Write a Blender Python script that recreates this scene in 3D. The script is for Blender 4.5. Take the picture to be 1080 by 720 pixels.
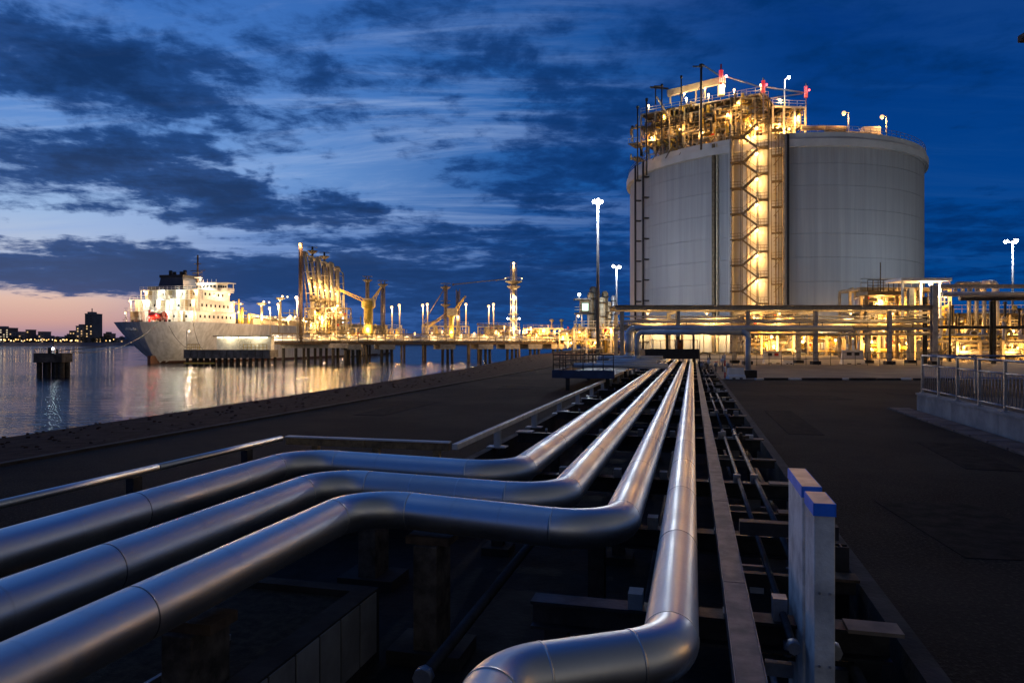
import bpy, math, random
from math import sin, cos, tan, atan, atan2, pi, sqrt, radians, exp
from mathutils import Vector, Matrix

# ---------------------------------------------------------------- clear
for o in list(bpy.data.objects): bpy.data.objects.remove(o)
SC = bpy.context.scene
COL = SC.collection
F = 750.0          # focal length in pixels of a 1080 px wide frame (25 mm lens)
EYE = 2.2
TH = atan(191/750.0)   # bearing of the pipeline corridor

# ---------------------------------------------------------------- camera
cam = bpy.data.cameras.new("camera"); cam.lens = 25.0; cam.sensor_width = 36.0
cam.clip_start = 0.05; cam.clip_end = 20000
co = bpy.data.objects.new("camera", cam); COL.objects.link(co)
co.location = (0, 0, EYE); co.rotation_euler = (pi/2, 0, 0)
SC.camera = co

# ---------------------------------------------------------------- view
SC.render.engine = 'CYCLES'
SC.render.resolution_x = 1024; SC.render.resolution_y = 682
SC.view_settings.view_transform = 'Standard'
SC.view_settings.look = 'None'
SC.view_settings.exposure = 0.38
SC.view_settings.gamma = 1.0

# ---------------------------------------------------------------- node helper
class NT:
    def __init__(s, tree): s.t = tree; s.n = tree.nodes; s.l = tree.links
    def val(s, sock, v):
        if hasattr(v, 'is_linked') or hasattr(v, 'links'): s.l.new(v, sock)
        else: sock.default_value = v
    def m(s, op, a, b=None, c=None, clamp=False):
        n = s.n.new('ShaderNodeMath'); n.operation = op; n.use_clamp = clamp
        s.val(n.inputs[0], a)
        if b is not None: s.val(n.inputs[1], b)
        if c is not None: s.val(n.inputs[2], c)
        return n.outputs[0]
    def mix(s, f, a, b):
        n = s.n.new('ShaderNodeMix'); n.data_type = 'RGBA'
        s.val(n.inputs[0], f); s.val(n.inputs[6], a); s.val(n.inputs[7], b)
        return n.outputs[2]
    def ramp(s, f, stops, mode='LINEAR'):
        n = s.n.new('ShaderNodeValToRGB'); s.val(n.inputs[0], f); cr = n.color_ramp; cr.interpolation = mode
        while len(cr.elements) < len(stops): cr.elements.new(0.5)
        for e, (p, c) in zip(cr.elements, stops):
            e.position = p; e.color = (*c, 1) if len(c) == 3 else c
        return n.outputs[0]
    def noise(s, vec, scale, detail=4, rough=.55, dist=0.0):
        n = s.n.new('ShaderNodeTexNoise'); s.l.new(vec, n.inputs['Vector'])
        n.inputs['Scale'].default_value = scale; n.inputs['Detail'].default_value = detail
        n.inputs['Roughness'].default_value = rough; n.inputs['Distortion'].default_value = dist
        return n.outputs['Fac']
    def sep(s, v):
        n = s.n.new('ShaderNodeSeparateXYZ'); s.l.new(v, n.inputs[0]); return n.outputs
    def comb(s, x, y, z):
        n = s.n.new('ShaderNodeCombineXYZ'); s.val(n.inputs[0], x); s.val(n.inputs[1], y); s.val(n.inputs[2], z); return n.outputs[0]
    def smooth(s, x, a, b, lo=0.0, hi=1.0):
        n = s.n.new('ShaderNodeMapRange'); n.interpolation_type = 'SMOOTHSTEP'
        s.val(n.inputs[0], x); n.inputs[1].default_value = a; n.inputs[2].default_value = b
        n.inputs[3].default_value = lo; n.inputs[4].default_value = hi; return n.outputs[0]

# ---------------------------------------------------------------- world: dusk sky with broken cloud
W = bpy.data.worlds.new("World"); SC.world = W; W.use_nodes = True
def build_sky():
    t = NT(W.node_tree); W.node_tree.nodes.clear()
    tc = t.n.new('ShaderNodeTexCoord'); d = tc.outputs['Generated']
    x, y, z = t.sep(d)
    az = t.m('ARCTAN2', x, y)
    el = t.m('ARCSINE', t.m('MINIMUM', t.m('MAXIMUM', z, -1.0), 1.0))
    c = t.m('COSINE', t.m('ADD', az, 0.85))
    west = t.smooth(c, 0.30, 0.88)
    west2 = t.smooth(c, 0.55, 0.97)
    e1 = t.m('DIVIDE', t.m('MAXIMUM', el, 0.0), 1.3)
    left = t.ramp(e1, [(0, (.20,.15,.25)), (.018, (.48,.27,.24)), (.038, (.58,.38,.31)), (.060, (.44,.44,.50)), (.12, (.25,.37,.58)), (.20, (.085,.20,.47)), (.31, (.032,.12,.38)), (.48, (.006,.052,.24)), (1, (.003,.025,.12))])
    mid = t.ramp(e1, [(0, (.006,.050,.19)), (.12, (.008,.070,.255)), (.25, (.014,.092,.31)), (.42, (.004,.052,.23)), (1, (.003,.025,.12))])
    right = t.ramp(e1, [(0, (.0005,.048,.20)), (.15, (.0005,.038,.19)), (.35, (.0005,.022,.135)), (1, (.001,.012,.08))])
    left2 = t.ramp(e1, [(0, (.035,.080,.25)), (.05, (.055,.12,.34)), (.10, (.11,.20,.43)), (.17, (.13,.26,.53)), (.28, (.045,.145,.42)), (.45, (.008,.062,.27)), (1, (.003,.025,.12))])
    behind = t.ramp(e1, [(0, (.27,.245,.205)), (.12, (.20,.185,.165)), (.30, (.055,.062,.08)), (1, (.010,.018,.04))])  # unseen sky behind the camera, low band brightened to light pipes and fronts
    base = t.mix(t.smooth(c, 0.28, 0.72), right, mid)
    base = t.mix(t.smooth(c, 0.62, 0.93), base, left2)
    base = t.mix(t.smooth(c, 0.865, 0.965), base, left)
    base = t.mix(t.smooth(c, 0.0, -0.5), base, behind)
    # cloud layer projected on a high flat deck, so it streams into the horizon
    den = t.m('ADD', t.m('MAXIMUM', z, 0.0), 0.10)
    pv = t.comb(t.m('DIVIDE', x, den), t.m('DIVIDE', y, den), 0.0)
    n1 = t.noise(pv, 0.62, 9, .60, .25)
    n2 = t.noise(pv, 2.4, 7, .62, .35)
    nd = t.noise(d, 5.0, 5, .6)
    nd2 = t.noise(d, 17.0, 4, .6)
    wob = t.m('ADD', t.m('MULTIPLY', t.m('SUBTRACT', nd, .5), .24), t.m('MULTIPLY', t.m('SUBTRACT', nd2, .5), .07))
    azw = t.m('ADD', az, wob)
    elw = t.m('ADD', el, t.m('MULTIPLY', wob, t.smooth(el, 0.0, 0.25, .08, .55)))
    def blob(px, py, rx, ry, tilt, w):
        a0 = atan((px-540)/F); e0 = atan((360-py)/F*cos(a0))
        ra = rx/F*cos(a0)**2; re = ry/F*cos(a0)
        ct, st = cos(radians(tilt)), sin(radians(tilt))
        da = t.m('SUBTRACT', azw, a0); de = t.m('SUBTRACT', elw, e0)
        u = t.m('ADD', t.m('MULTIPLY', da, ct/ra), t.m('MULTIPLY', de, -st/ra))
        v = t.m('ADD', t.m('MULTIPLY', da, st/re), t.m('MULTIPLY', de, ct/re))
        q = t.m('ADD', t.m('POWER', t.m('ABSOLUTE', u), 2.0), t.m('POWER', t.m('ABSOLUTE', v), 2.0))
        return t.m('MULTIPLY', t.m('EXPONENT', t.m('MULTIPLY', q, -1.0)), w)
    blobs = [(60,75,110,36,22,.34), (175,115,150,30,16,.22), (60,178,210,34,8,.42), (290,212,140,24,8,.42), (500,248,120,14,0,.14), (380,262,90,7,4,.15),
             (60,284,330,20,1,.50), (330,290,160,26,0,.35), (60,330,110,4,2,.16), (280,70,90,45,0,.16), (500,60,90,60,10,.14), (620,200,90,60,0,.12), (560,300,160,34,0,.28), (640,130,70,40,0,.10),
             (150,16,120,16,0,-.25), (230,160,160,10,12,-.20), (400,180,110,26,0,-.30), (120,246,220,9,2,-.48), (330,250,90,8,-2,-.22), (450,110,80,40,0,-.14), (60,338,190,17,0,-.60), (20,318,160,7,0,-.30), (430,215,60,14,10,-.22), (620,40,60,25,0,-.12)]
    acc = None
    for b in blobs:
        r = blob(*b); acc = r if acc is None else t.m('ADD', acc, r)
    n3 = t.noise(pv, 6.5, 6, .65, .3)
    acc = t.m('ADD', acc, t.m('MULTIPLY', t.m('SUBTRACT', n3, .5), .95))
    dens = t.m('ADD', t.m('ADD', t.m('MULTIPLY', t.m('SUBTRACT', n1, .5), 1.30), t.m('MULTIPLY', t.m('SUBTRACT', n2, .5), 1.15)), acc)
    pv2 = t.n.new('ShaderNodeMapping'); pv2.inputs['Rotation'].default_value = (0,0,radians(35)); pv2.inputs['Scale'].default_value = (.35,1.5,1); t.l.new(pv, pv2.inputs[0])
    veil = t.noise(pv2.outputs[0], 1.5, 8, .66, .6)
    vf = t.m('MULTIPLY', t.m('MULTIPLY', t.smooth(veil, .42, .68), t.smooth(c, .35, .9)), t.smooth(el, .05, .16, .0, .75))
    base = t.mix(vf, base, (.24,.34,.56,1))
    vf2 = t.m('MULTIPLY', t.smooth(veil, .45, .7), .35)
    base = t.mix(t.m('MULTIPLY', vf2, t.smooth(c, .75, .2)), base, (.010,.060,.22,1))
    dens = t.m('ADD', dens, t.m('MULTIPLY', t.m('SUBTRACT', .5, veil), .55))
    cov = t.smooth(dens, -0.12, 0.24)
    thick = t.smooth(dens, .05, .6)
    cl_w = t.mix(thick, (.009,.046,.175,1), (.0015,.016,.072,1))
    cl_w = t.mix(t.smooth(el, .0, .22, .75, 0.0), cl_w, (.014,.046,.15,1))
    cl_e = t.mix(thick, (.0006,.025,.125,1), (.0006,.017,.088,1))
    cl = t.mix(west, cl_e, cl_w)
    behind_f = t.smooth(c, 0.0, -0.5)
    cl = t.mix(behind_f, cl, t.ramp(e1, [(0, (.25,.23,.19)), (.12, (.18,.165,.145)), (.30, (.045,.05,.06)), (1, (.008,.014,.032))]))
    cov = t.m('MULTIPLY', cov, .93)
    colr = t.mix(cov, base, cl)
    # below the horizon: dark ground tone
    low = t.smooth(z, -0.06, -0.005)
    colr = t.mix(low, (.004,.006,.012,1), colr)
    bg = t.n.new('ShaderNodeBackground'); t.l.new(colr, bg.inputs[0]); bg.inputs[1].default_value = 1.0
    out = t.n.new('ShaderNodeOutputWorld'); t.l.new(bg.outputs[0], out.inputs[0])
build_sky()

# ---------------------------------------------------------------- materials
MATS = {}
def mat(name, col, rough=.6, metal=0.0, var=.25, scale=3.0, bump=.0, bscale=None, col2=None, stretch=(1,1,1), rnd=0.0, spec=None):
    if name in MATS: return MATS[name]
    m = bpy.data.materials.new(name); m.use_nodes = True; t = NT(m.node_tree)
    b = m.node_tree.nodes['Principled BSDF']
    tc = t.n.new('ShaderNodeTexCoord'); mp = t.n.new('ShaderNodeMapping'); t.l.new(tc.outputs['Object'], mp.inputs[0])
    mp.inputs['Scale'].default_value = stretch
    oi = t.n.new('ShaderNodeObjectInfo')
    off = t.comb(t.m('MULTIPLY', oi.outputs['Random'], 37.0), t.m('MULTIPLY', oi.outputs['Random'], 91.0), 0.0)
    va = t.n.new('ShaderNodeVectorMath'); t.l.new(mp.outputs[0], va.inputs[0]); t.l.new(off, va.inputs[1])
    vec = va.outputs[0]
    n = t.noise(vec, scale, 6, .62)
    f = t.smooth(n, .3, .7)
    c2 = col2 if col2 else tuple(c*(1-var) for c in col)
    c1 = tuple(min(1, c*(1+var*.5)) for c in col)
    cc = t.mix(f, (*c2, 1), (*c1, 1))
    if rnd:
        br = t.m('ADD', t.m('MULTIPLY', oi.outputs['Random'], rnd), 1-rnd*.5)
        vm = t.n.new('ShaderNodeVectorMath'); vm.operation = 'SCALE'; t.l.new(cc, vm.inputs[0]); t.l.new(br, vm.inputs['Scale']); cc = vm.outputs[0]
    t.l.new(cc, b.inputs['Base Color'])
    b.inputs['Metallic'].default_value = metal
    r = t.m('ADD', t.m('MULTIPLY', f, -.12), rough+.06, clamp=True); t.l.new(r, b.inputs['Roughness'])
    if spec is not None: b.inputs['Specular IOR Level'].default_value = spec
    if bump:
        nb = t.noise(vec, bscale or scale*6, 5, .6)
        bn = t.n.new('ShaderNodeBump'); bn.inputs['Strength'].default_value = bump; bn.inputs['Distance'].default_value = .02
        t.l.new(nb, bn.inputs['Height']); t.l.new(bn.outputs[0], b.inputs['Normal'])
    MATS[name] = m; return m
def emit(name, col, strength):
    if name in MATS: return MATS[name]
    m = bpy.data.materials.new(name); m.use_nodes = True
    b = m.node_tree.nodes['Principled BSDF']; b.inputs['Base Color'].default_value = (.3,.3,.3,1)
    b.inputs['Emission Color'].default_value = (*col, 1); b.inputs['Emission Strength'].default_value = strength
    MATS[name] = m; return m

M_CLAD = mat('aluminium_cladding', (.78,.77,.74), .41, 1.0, .10, 1.2, rnd=.10)
M_CLAD2 = mat('dull_cladding', (.62,.61,.58), .45, .35, .2, 1.0)
M_BAND = mat('seam_band_metal', (.22,.22,.24), .4, 1.0, .3, 8)
M_DSTEEL = mat('dark_steel', (.032,.032,.034), .55, .3, .5, 4, .2)
M_BLACK = mat('black_steel', (.02,.02,.024), .6, .1, .4, 4, .2)
M_GALV = mat('galvanised_steel', (.34,.35,.37), .45, .6, .3, 6)
M_RUST = mat('weathered_brown_steel', (.13,.085,.05), .7, .3, .5, 5, .2)
M_CONC = mat('concrete', (.33,.31,.28), .85, 0, .35, 1.2, .4, 14)
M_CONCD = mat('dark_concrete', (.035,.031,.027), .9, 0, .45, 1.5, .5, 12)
M_TANK = mat('tank_concrete', (.42,.44,.46), .8, 0, .22, 1.1, .15, 3, stretch=(1,1,.06), rnd=.02)
def tank_mat():
    m = bpy.data.materials.new('streaked_tank_concrete'); m.use_nodes = True; t = NT(m.node_tree); b = m.node_tree.nodes['Principled BSDF']
    g = t.n.new('ShaderNodeNewGeometry'); mp = t.n.new('ShaderNodeMapping'); t.l.new(g.outputs['Position'], mp.inputs[0]); mp.inputs['Scale'].default_value = (1,1,.035)
    a = t.noise(mp.outputs[0], 1.0, 5, .6); c = t.noise(g.outputs['Position'], .09, 4, .55); d = t.noise(mp.outputs[0], 4.0, 3, .6)
    z = t.sep(g.outputs['Position'])[2]
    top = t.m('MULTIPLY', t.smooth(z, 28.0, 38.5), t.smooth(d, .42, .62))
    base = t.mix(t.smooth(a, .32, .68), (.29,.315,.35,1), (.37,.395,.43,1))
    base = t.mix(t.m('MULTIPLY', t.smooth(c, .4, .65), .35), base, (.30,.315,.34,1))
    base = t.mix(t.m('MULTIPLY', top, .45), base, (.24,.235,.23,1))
    oi = t.n.new('ShaderNodeObjectInfo'); vm = t.n.new('ShaderNodeVectorMath'); vm.operation = 'SCALE'; t.l.new(base, vm.inputs[0]); t.l.new(t.m('ADD', t.m('MULTIPLY', oi.outputs['Random'], .05), .975), vm.inputs['Scale'])
    t.l.new(vm.outputs[0], b.inputs['Base Color']); b.inputs['Roughness'].default_value = .75
    return m
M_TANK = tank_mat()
M_TANKCORE = mat('tank_joint_concrete', (.34,.365,.395), .85, 0, .2, .3)
M_RIM = mat('tank_rim_paint', (.50,.51,.52), .7, 0, .12, .3)
M_WHITE = mat('white_paint', (.72,.72,.70), .55, 0, .18, 1.5)
M_GREYP = mat('grey_painted_panel', (.76,.74,.67), .55, 0, .38, 3.2, .35, 26)
M_BLUE = mat('blue_tape', (.015,.22,.95), .5, 0, .12, 5)
M_YEL = mat('yellow_paint', (.62,.44,.07), .55, 0, .3, 2)
M_BEIGE = mat('beige_painted_steel', (.50,.43,.29), .55, .1, .3, 1.5, rnd=.4)
M_BEIGED = mat('brown_painted_steel', (.17,.13,.075), .6, .2, .4, 1.5, rnd=.5)
M_RED = mat('red_paint', (.55,.03,.02), .5, 0, .2, 2)
M_ORANGE = mat('orange_paint', (.55,.16,.03), .5, 0, .2, 2)
M_HULL = mat('grey_hull_paint', (.62,.63,.66), .55, 0, .26, .9, stretch=(1,1,.12))
M_BOOT = mat('red_oxide_hull', (.10,.045,.03), .7, 0, .4, .3)
M_FUNNEL = mat('dark_blue_funnel', (.035,.05,.09), .5, 0, .2, .4)
M_TIMBER = mat('dark_timber', (.055,.045,.035), .85, 0, .4, 2, .3)
M_CITY = mat('hazy_facade', (.16,.17,.21), .8, 0, .25, .05, rnd=.5)  # facade colour lifted bluish to stand for distance haze
M_CITYR = mat('brown_facade', (.20,.15,.14), .8, 0, .25, .05, rnd=.5)
M_TREE = mat('far_foliage', (.03,.04,.025), .9, 0, .4, .1)
M_GLASS = mat('dark_glass', (.03,.04,.05), .1, 0, .1, 1)
M_STONE = mat('revetment_stone', (.042,.022,.016), .95, 0, .45, 3, .5, 20, spec=.1)

E_SOD = emit('sodium_lamp', (1.0,.50,.17), 2.6)
E_WHT = emit('white_lamp', (.95,.95,1.0), 14)
E_WARM = emit('warm_lamp', (1.0,.62,.26), 3.6)
E_RED = emit('red_beacon', (1.0,.06,.07), 4)
E_WIN = emit('lit_window', (1.0,.62,.26), .75)
E_WINW = emit('lit_window_pale', (1.0,.82,.55), .65)
E_GRN = emit('green_white_window', (.62,.95,.70), 1.4)

# ---------------------------------------------------------------- mesh builder
def ortho(d, up=Vector((0,0,1))):
    d = d.normalized()
    if abs(d.dot(up)) > .98: up = Vector((0,1,0)) if abs(d.y) < .9 else Vector((1,0,0))
    s = d.cross(up).normalized(); u = s.cross(d).normalized()
    return s, u
class MB:
    def __init__(s): s.v = []; s.f = []; s.sm = []
    def add(s, vs, fs, sm=False):
        o = len(s.v); s.v += [tuple(p) for p in vs]; s.f += [tuple(i+o for i in f) for f in fs]; s.sm += [sm]*len(fs); return s
    def box(s, x0, y0, z0, x1, y1, z1):
        vs = [(x0,y0,z0),(x1,y0,z0),(x1,y1,z0),(x0,y1,z0),(x0,y0,z1),(x1,y0,z1),(x1,y1,z1),(x0,y1,z1)]
        return s.add(vs, [(0,3,2,1),(4,5,6,7),(0,1,5,4),(1,2,6,5),(2,3,7,6),(3,0,4,7)])
    def cbox(s, c, size):
        return s.box(c[0]-size[0]/2, c[1]-size[1]/2, c[2]-size[2]/2, c[0]+size[0]/2, c[1]+size[1]/2, c[2]+size[2]/2)
    def beam(s, p, q, w, h=None):
        h = h or w; p = Vector(p); q = Vector(q); a, b = ortho(q-p)
        vs = [p-a*w/2-b*h/2, p+a*w/2-b*h/2, p+a*w/2+b*h/2, p-a*w/2+b*h/2]
        vs += [v+(q-p) for v in vs]
        return s.add(vs, [(0,3,2,1),(4,5,6,7),(0,1,5,4),(1,2,6,5),(2,3,7,6),(3,0,4,7)])
    def ibeam(s, p, q, w, h):
        p = Vector(p); q = Vector(q); a, b = ortho(q-p); t = min(w, h)*.12
        s.beam(p+b*(h/2-t/2), q+b*(h/2-t/2), w, t); s.beam(p-b*(h/2-t/2), q-b*(h/2-t/2), w, t)
        return s.beam(p, q, t, h-2*t)
    def rings(s, rings, closed_ends=True, sm=True):
        n = len(rings[0]); o = len(s.v)
        for r in rings: s.v += [tuple(p) for p in r]
        for k in range(len(rings)-1):
            for i in range(n):
                a = o+k*n+i; b = o+k*n+(i+1) % n; s.f.append((a, b, b+n, a+n)); s.sm.append(sm)
        if closed_ends:
            s.f.append(tuple(o+i for i in reversed(range(n)))); s.sm.append(False)
            e = o+(len(rings)-1)*n; s.f.append(tuple(e+i for i in range(n))); s.sm.append(False)
        return s
    def tube(s, p, q, r, n=8, r2=None, caps=True):
        p = Vector(p); q = Vector(q); a, b = ortho(q-p); r2 = r if r2 is None else r2
        R = [[c+(a*cos(2*pi*i/n)+b*sin(2*pi*i/n))*rr for i in range(n)] for c, rr in ((p, r), (q, r2))]
        # orient outward
        R = [list(reversed(x)) for x in R] if (a.cross(b)).dot(q-p) < 0 else R
        return s.rings(R, caps)
    def path(s, pts, r, n=8, caps=True):
        pts = [Vector(p) for p in pts]; R = []; a0 = None
        for i, p in enumerate(pts):
            d = (pts[min(i+1, len(pts)-1)]-pts[max(i-1, 0)]).normalized()
            if a0 is None: a, b = ortho(d)
            else:
                a = (a0-d*a0.dot(d)).normalized(); b = a.cross(d).normalized(); b = -b if b.dot(b0) < 0 else b
            a0, b0 = a, b
            ring = [p+(a*cos(2*pi*k/n)+b*sin(2*pi*k/n))*r for k in range(n)]
            R.append(ring if a.cross(b).dot(d) > 0 else list(reversed(ring)))
        return s.rings(R, caps)
    def lathe(s, prof, n=16, c=(0,0,0), a0=0, a1=2*pi, sm=True):
        full = abs(a1-a0-2*pi) < 1e-6; m = n if full else n+1; o = len(s.v)
        for (r, z) in prof:
            for i in range(m):
                a = a0+(a1-a0)*i/n; s.v.append((c[0]+r*cos(a), c[1]+r*sin(a), c[2]+z))
        for k in range(len(prof)-1):
            for i in range(n):
                j = (i+1) % m; s.f.append((o+k*m+i, o+k*m+j, o+(k+1)*m+j, o+(k+1)*m+i)); s.sm.append(sm)
        return s
    def sphere(s, c, r, n=10, sz=1.0):
        prof = [(max(1e-4, r*sin(pi*k/(n//2))), -r*sz*cos(pi*k/(n//2))) for k in range(n//2+1)]
        return s.lathe(prof, n, c)
    def mesh(s, name, mt):
        me = bpy.data.meshes.new(name); me.from_pydata(s.v, [], s.f)
        me.polygons.foreach_set('use_smooth', s.sm); me.materials.append(mt); me.update(); return me
    def build(s, name, mt, parent=None, loc=None, rz=0, bevel=0, **tags):
        o = bpy.data.objects.new(name, s.mesh(name, mt)); COL.objects.link(o)
        if parent: o.parent = parent
        if loc is not None: o.location = loc
        if rz: o.rotation_euler = (0, 0, rz)
        if bevel:
            md = o.modifiers.new('bevel', 'BEVEL'); md.width = bevel; md.segments = 2
        for k, v in tags.items(): o[k] = v
        return o
def inst(me_or_obj, name, parent=None, loc=(0,0,0), rz=0, **tags):
    me = me_or_obj.data if hasattr(me_or_obj, 'data') else me_or_obj
    o = bpy.data.objects.new(name, me); COL.objects.link(o); o.parent = parent; o.location = loc
    o.rotation_euler = (0, 0, rz)
    for k, v in tags.items(): o[k] = v
    return o
def thing(name, label, cat, loc=(0,0,0), rz=0, group=None):
    o = bpy.data.objects.new(name, None); COL.objects.link(o); o.empty_display_size = .2
    o.location = loc; o.rotation_euler = (0, 0, rz); o['label'] = label; o['category'] = cat
    if group: o['group'] = group
    return o
def struct(name, mb, mt): return mb.build(name, mt, kind='structure')
def S(u, v, z=0): return (u*cos(TH)+v*sin(TH), -u*sin(TH)+v*cos(TH), z)
def at(px, py, Y): return ((px-540)/F*Y, Y, EYE+(360-py)/F*Y)
def lamp(parent, pos, mt=None, r=.15, power=0, col=(1,.62,.25), rad=.25, name='lamp_bulb'):
    MB().sphere(pos, r, 8).build(name, mt or E_SOD, parent)
    if power:
        L = bpy.data.lights.new('lamp_light', 'POINT'); L.energy = power; L.color = col; L.shadow_soft_size = rad
        o = bpy.data.objects.new('lamp_light', L); COL.objects.link(o); o.parent = parent
        o.location = (pos[0], pos[1], pos[2]-r-.12)
ORD = ['nearest','second','third','fourth','fifth','sixth','seventh','eighth','ninth','tenth','eleventh','twelfth','thirteenth','fourteenth','fifteenth','sixteenth','seventeenth','eighteenth','nineteenth','twentieth']
WATER = -4.0

# ---------------------------------------------------------------- setting: water, land, far shore, hills
def build_setting():
    m = bpy.data.materials.new('river_water'); m.use_nodes = True; t = NT(m.node_tree); b = m.node_tree.nodes['Principled BSDF']
    b.inputs['Base Color'].default_value = (.004,.016,.035,1); b.inputs['Roughness'].default_value = .10; b.inputs['IOR'].default_value = 1.33
    tc = t.n.new('ShaderNodeTexCoord'); mp = t.n.new('ShaderNodeMapping'); t.l.new(tc.outputs['Object'], mp.inputs[0]); mp.inputs['Scale'].default_value = (.30, 1.15, 1)
    n1 = t.noise(mp.outputs[0], .75, 4, .6); n2 = t.noise(mp.outputs[0], .05, 3, .5); n4 = t.noise(mp.outputs[0], .22, 3, .5)
    h = t.m('ADD', t.m('ADD', n1, t.m('MULTIPLY', n4, .8)), t.m('MULTIPLY', n2, .8))
    bn = t.n.new('ShaderNodeBump'); bn.inputs['Strength'].default_value = .85; bn.inputs['Distance'].default_value = .4
    t.l.new(h, bn.inputs['Height']); t.l.new(bn.outputs[0], b.inputs['Normal'])
    rr = t.smooth(n2, .35, .65, .03, .08); t.l.new(rr, b.inputs['Roughness'])
    w = MB(); w.add([(-6000,-3000,WATER),(6000,-3000,WATER),(6000,9000,WATER),(-6000,9000,WATER)], [(0,1,2,3)])
    struct('river_water', w, m)
    # asphalt
    m = bpy.data.materials.new('worn_asphalt'); m.use_nodes = True; t = NT(m.node_tree); b = m.node_tree.nodes['Principled BSDF']
    tc = t.n.new('ShaderNodeTexCoord'); o = tc.outputs['Object']
    a = t.noise(o, .18, 5, .6); g = t.noise(o, 26, 4, .75); p = t.noise(o, 1.3, 5, .65)
    c = t.mix(t.smooth(a, .38, .62), (.014,.011,.0085,1), (.044,.034,.025,1))
    c = t.mix(t.m('MULTIPLY', t.smooth(g, .48, .68), .75), c, (.080,.066,.052,1))
    c = t.mix(t.m('MULTIPLY', t.smooth(t.noise(o, .55, 6, .7, 1.5), .52, .62), .35), c, (.018,.016,.015,1))
    c = t.mix(t.m('MULTIPLY', t.smooth(p, .55, .7), .45), c, (.02,.02,.02,1))
    t.l.new(c, b.inputs['Base Color']); b.inputs['Roughness'].default_value = .92; b.inputs['Specular IOR Level'].default_value = .12
    bn = t.n.new('ShaderNodeBump'); bn.inputs['Strength'].default_value = 1.0; bn.inputs['Distance'].default_value = .03
    t.l.new(g, bn.inputs['Height']); t.l.new(bn.outputs[0], b.inputs['Normal'])
    M_ASPH = m
    M_GRAV = mat('dark_gravel', (.045,.034,.018), .95, 0, .6, 9, 1.0, 40)
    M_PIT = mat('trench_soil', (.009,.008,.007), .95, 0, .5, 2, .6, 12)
    M_YARD = mat('yard_concrete', (.17,.135,.095), .85, 0, .3, .35, .2, 8)  # concrete tone raised warm to carry a pool of lamp light
    edge = [(-40,-15.6),(0,-16),(14,-16.4),(35,-17.4),(55,-18.8),(80,-21.8),(104,-25.3),(124,-28),(400,-30),(3000,-30)]
    def eu(v):
        for (a0, b0), (a1, b1) in zip(edge, edge[1:]):
            if v <= a1: return b0+(b1-b0)*(v-a0)/(a1-a0)
        return -30
    # river bank: blocks apron and slope
    g = MB(); vs = [-40,-20,0,8,14,24,35,45,55,68,80,92,104,124,200,400,3000]
    for a, c2 in zip(vs, vs[1:]):
        for (f0, z0, f1, z1) in ((lambda v: -11.9, 0, lambda v: eu(v), -.16), (lambda v: eu(v), -.16, lambda v: eu(v)-9, WATER-1)):
            g.add([S(f0(a), a, z0), S(f0(c2), c2, z0), S(f1(c2), c2, z1), S(f1(a), a, z1)], [(0,1,2,3)])
    struct('river_bank', g, M_STONE)
    g = MB()
    def quad(u0, u1, v0, v1, z=0.0): g.add([S(u0,v0,z), S(u1,v0,z), S(u1,v1,z), S(u0,v1,z)], [(0,1,2,3)])
    quad(-11.9, -7.3, -40, 11.4); quad(-11.9, -3.95, 11.4, 76); quad(-11.9, 1.6, 76, 3000)
    quad(1.6, 900, -40, 3000)
    struct('asphalt_ground', g, M_ASPH)
    g = MB()
    g.add([S(-6.9,-40,-.45), S(-3.4,-40,-.45), S(-3.4,6.9,-.45), S(-6.9,6.9,-.45)], [(0,1,2,3)])
    struct('gravel_shelf', g, M_GRAV)
    g = MB()
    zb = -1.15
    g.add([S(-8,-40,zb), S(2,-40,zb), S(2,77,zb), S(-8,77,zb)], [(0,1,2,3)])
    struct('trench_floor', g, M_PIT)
    # trench retaining walls (butt on each other)
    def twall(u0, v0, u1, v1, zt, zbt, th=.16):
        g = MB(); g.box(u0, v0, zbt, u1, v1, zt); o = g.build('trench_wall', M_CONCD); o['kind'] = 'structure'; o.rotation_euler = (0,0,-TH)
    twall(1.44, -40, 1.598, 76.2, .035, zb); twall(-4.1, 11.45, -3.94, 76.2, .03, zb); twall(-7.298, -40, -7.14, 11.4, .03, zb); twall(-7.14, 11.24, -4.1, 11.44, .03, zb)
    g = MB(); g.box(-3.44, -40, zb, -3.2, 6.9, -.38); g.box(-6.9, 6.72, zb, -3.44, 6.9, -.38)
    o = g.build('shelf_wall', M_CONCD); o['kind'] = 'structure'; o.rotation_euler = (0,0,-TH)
    k = 0
    ib = MB().box(-.012, 0, -.62, .0, .36, 0).mesh('wall_panel', M_CONC)
    for i in range(16):
        inst(ib, 'wall_panel', o, (-3.186, .6+i*.39, -.40))
    # yard slab beyond the kerb
    g = MB(); g.add([(8,41,.008),(60,41,.008),(60,112,.008),(12,112,.008)], [(0,1,2,3)]); struct('concrete_yard', g, M_YARD)
    M_PATCH = mat('asphalt_patch', (.018,.015,.013), .95, 0, .5, 4, .5, 30, spec=.1)
    for (u, v, a_, b_, r_) in ((3.2,9.5,1.3,2.6,.1),(5.1,15.5,.9,3.4,-.05),(2.6,21,.8,6.0,0),(4.6,30,2.2,2.0,.2),(9.5,33,3.0,1.2,-.1),(-9.4,22,1.0,5,0),(-8.2,33,1.6,2.2,.1)):
        MB().box(-a_/2,-b_/2,-.02,a_/2,b_/2,.005).build('asphalt_patch', M_PATCH, None, S(u,v,0), -TH+r_, kind='structure')
    # stepped kerb along the apron
    g = MB(); g.box(-11.98, -40, -.1, -11.82, 130, .05); o = g.build('bank_kerb', M_CONCD); o['kind'] = 'structure'; o.rotation_euler = (0,0,-TH)
    # loose stones of the bank
    rnd = random.Random(4); g = MB()
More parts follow.
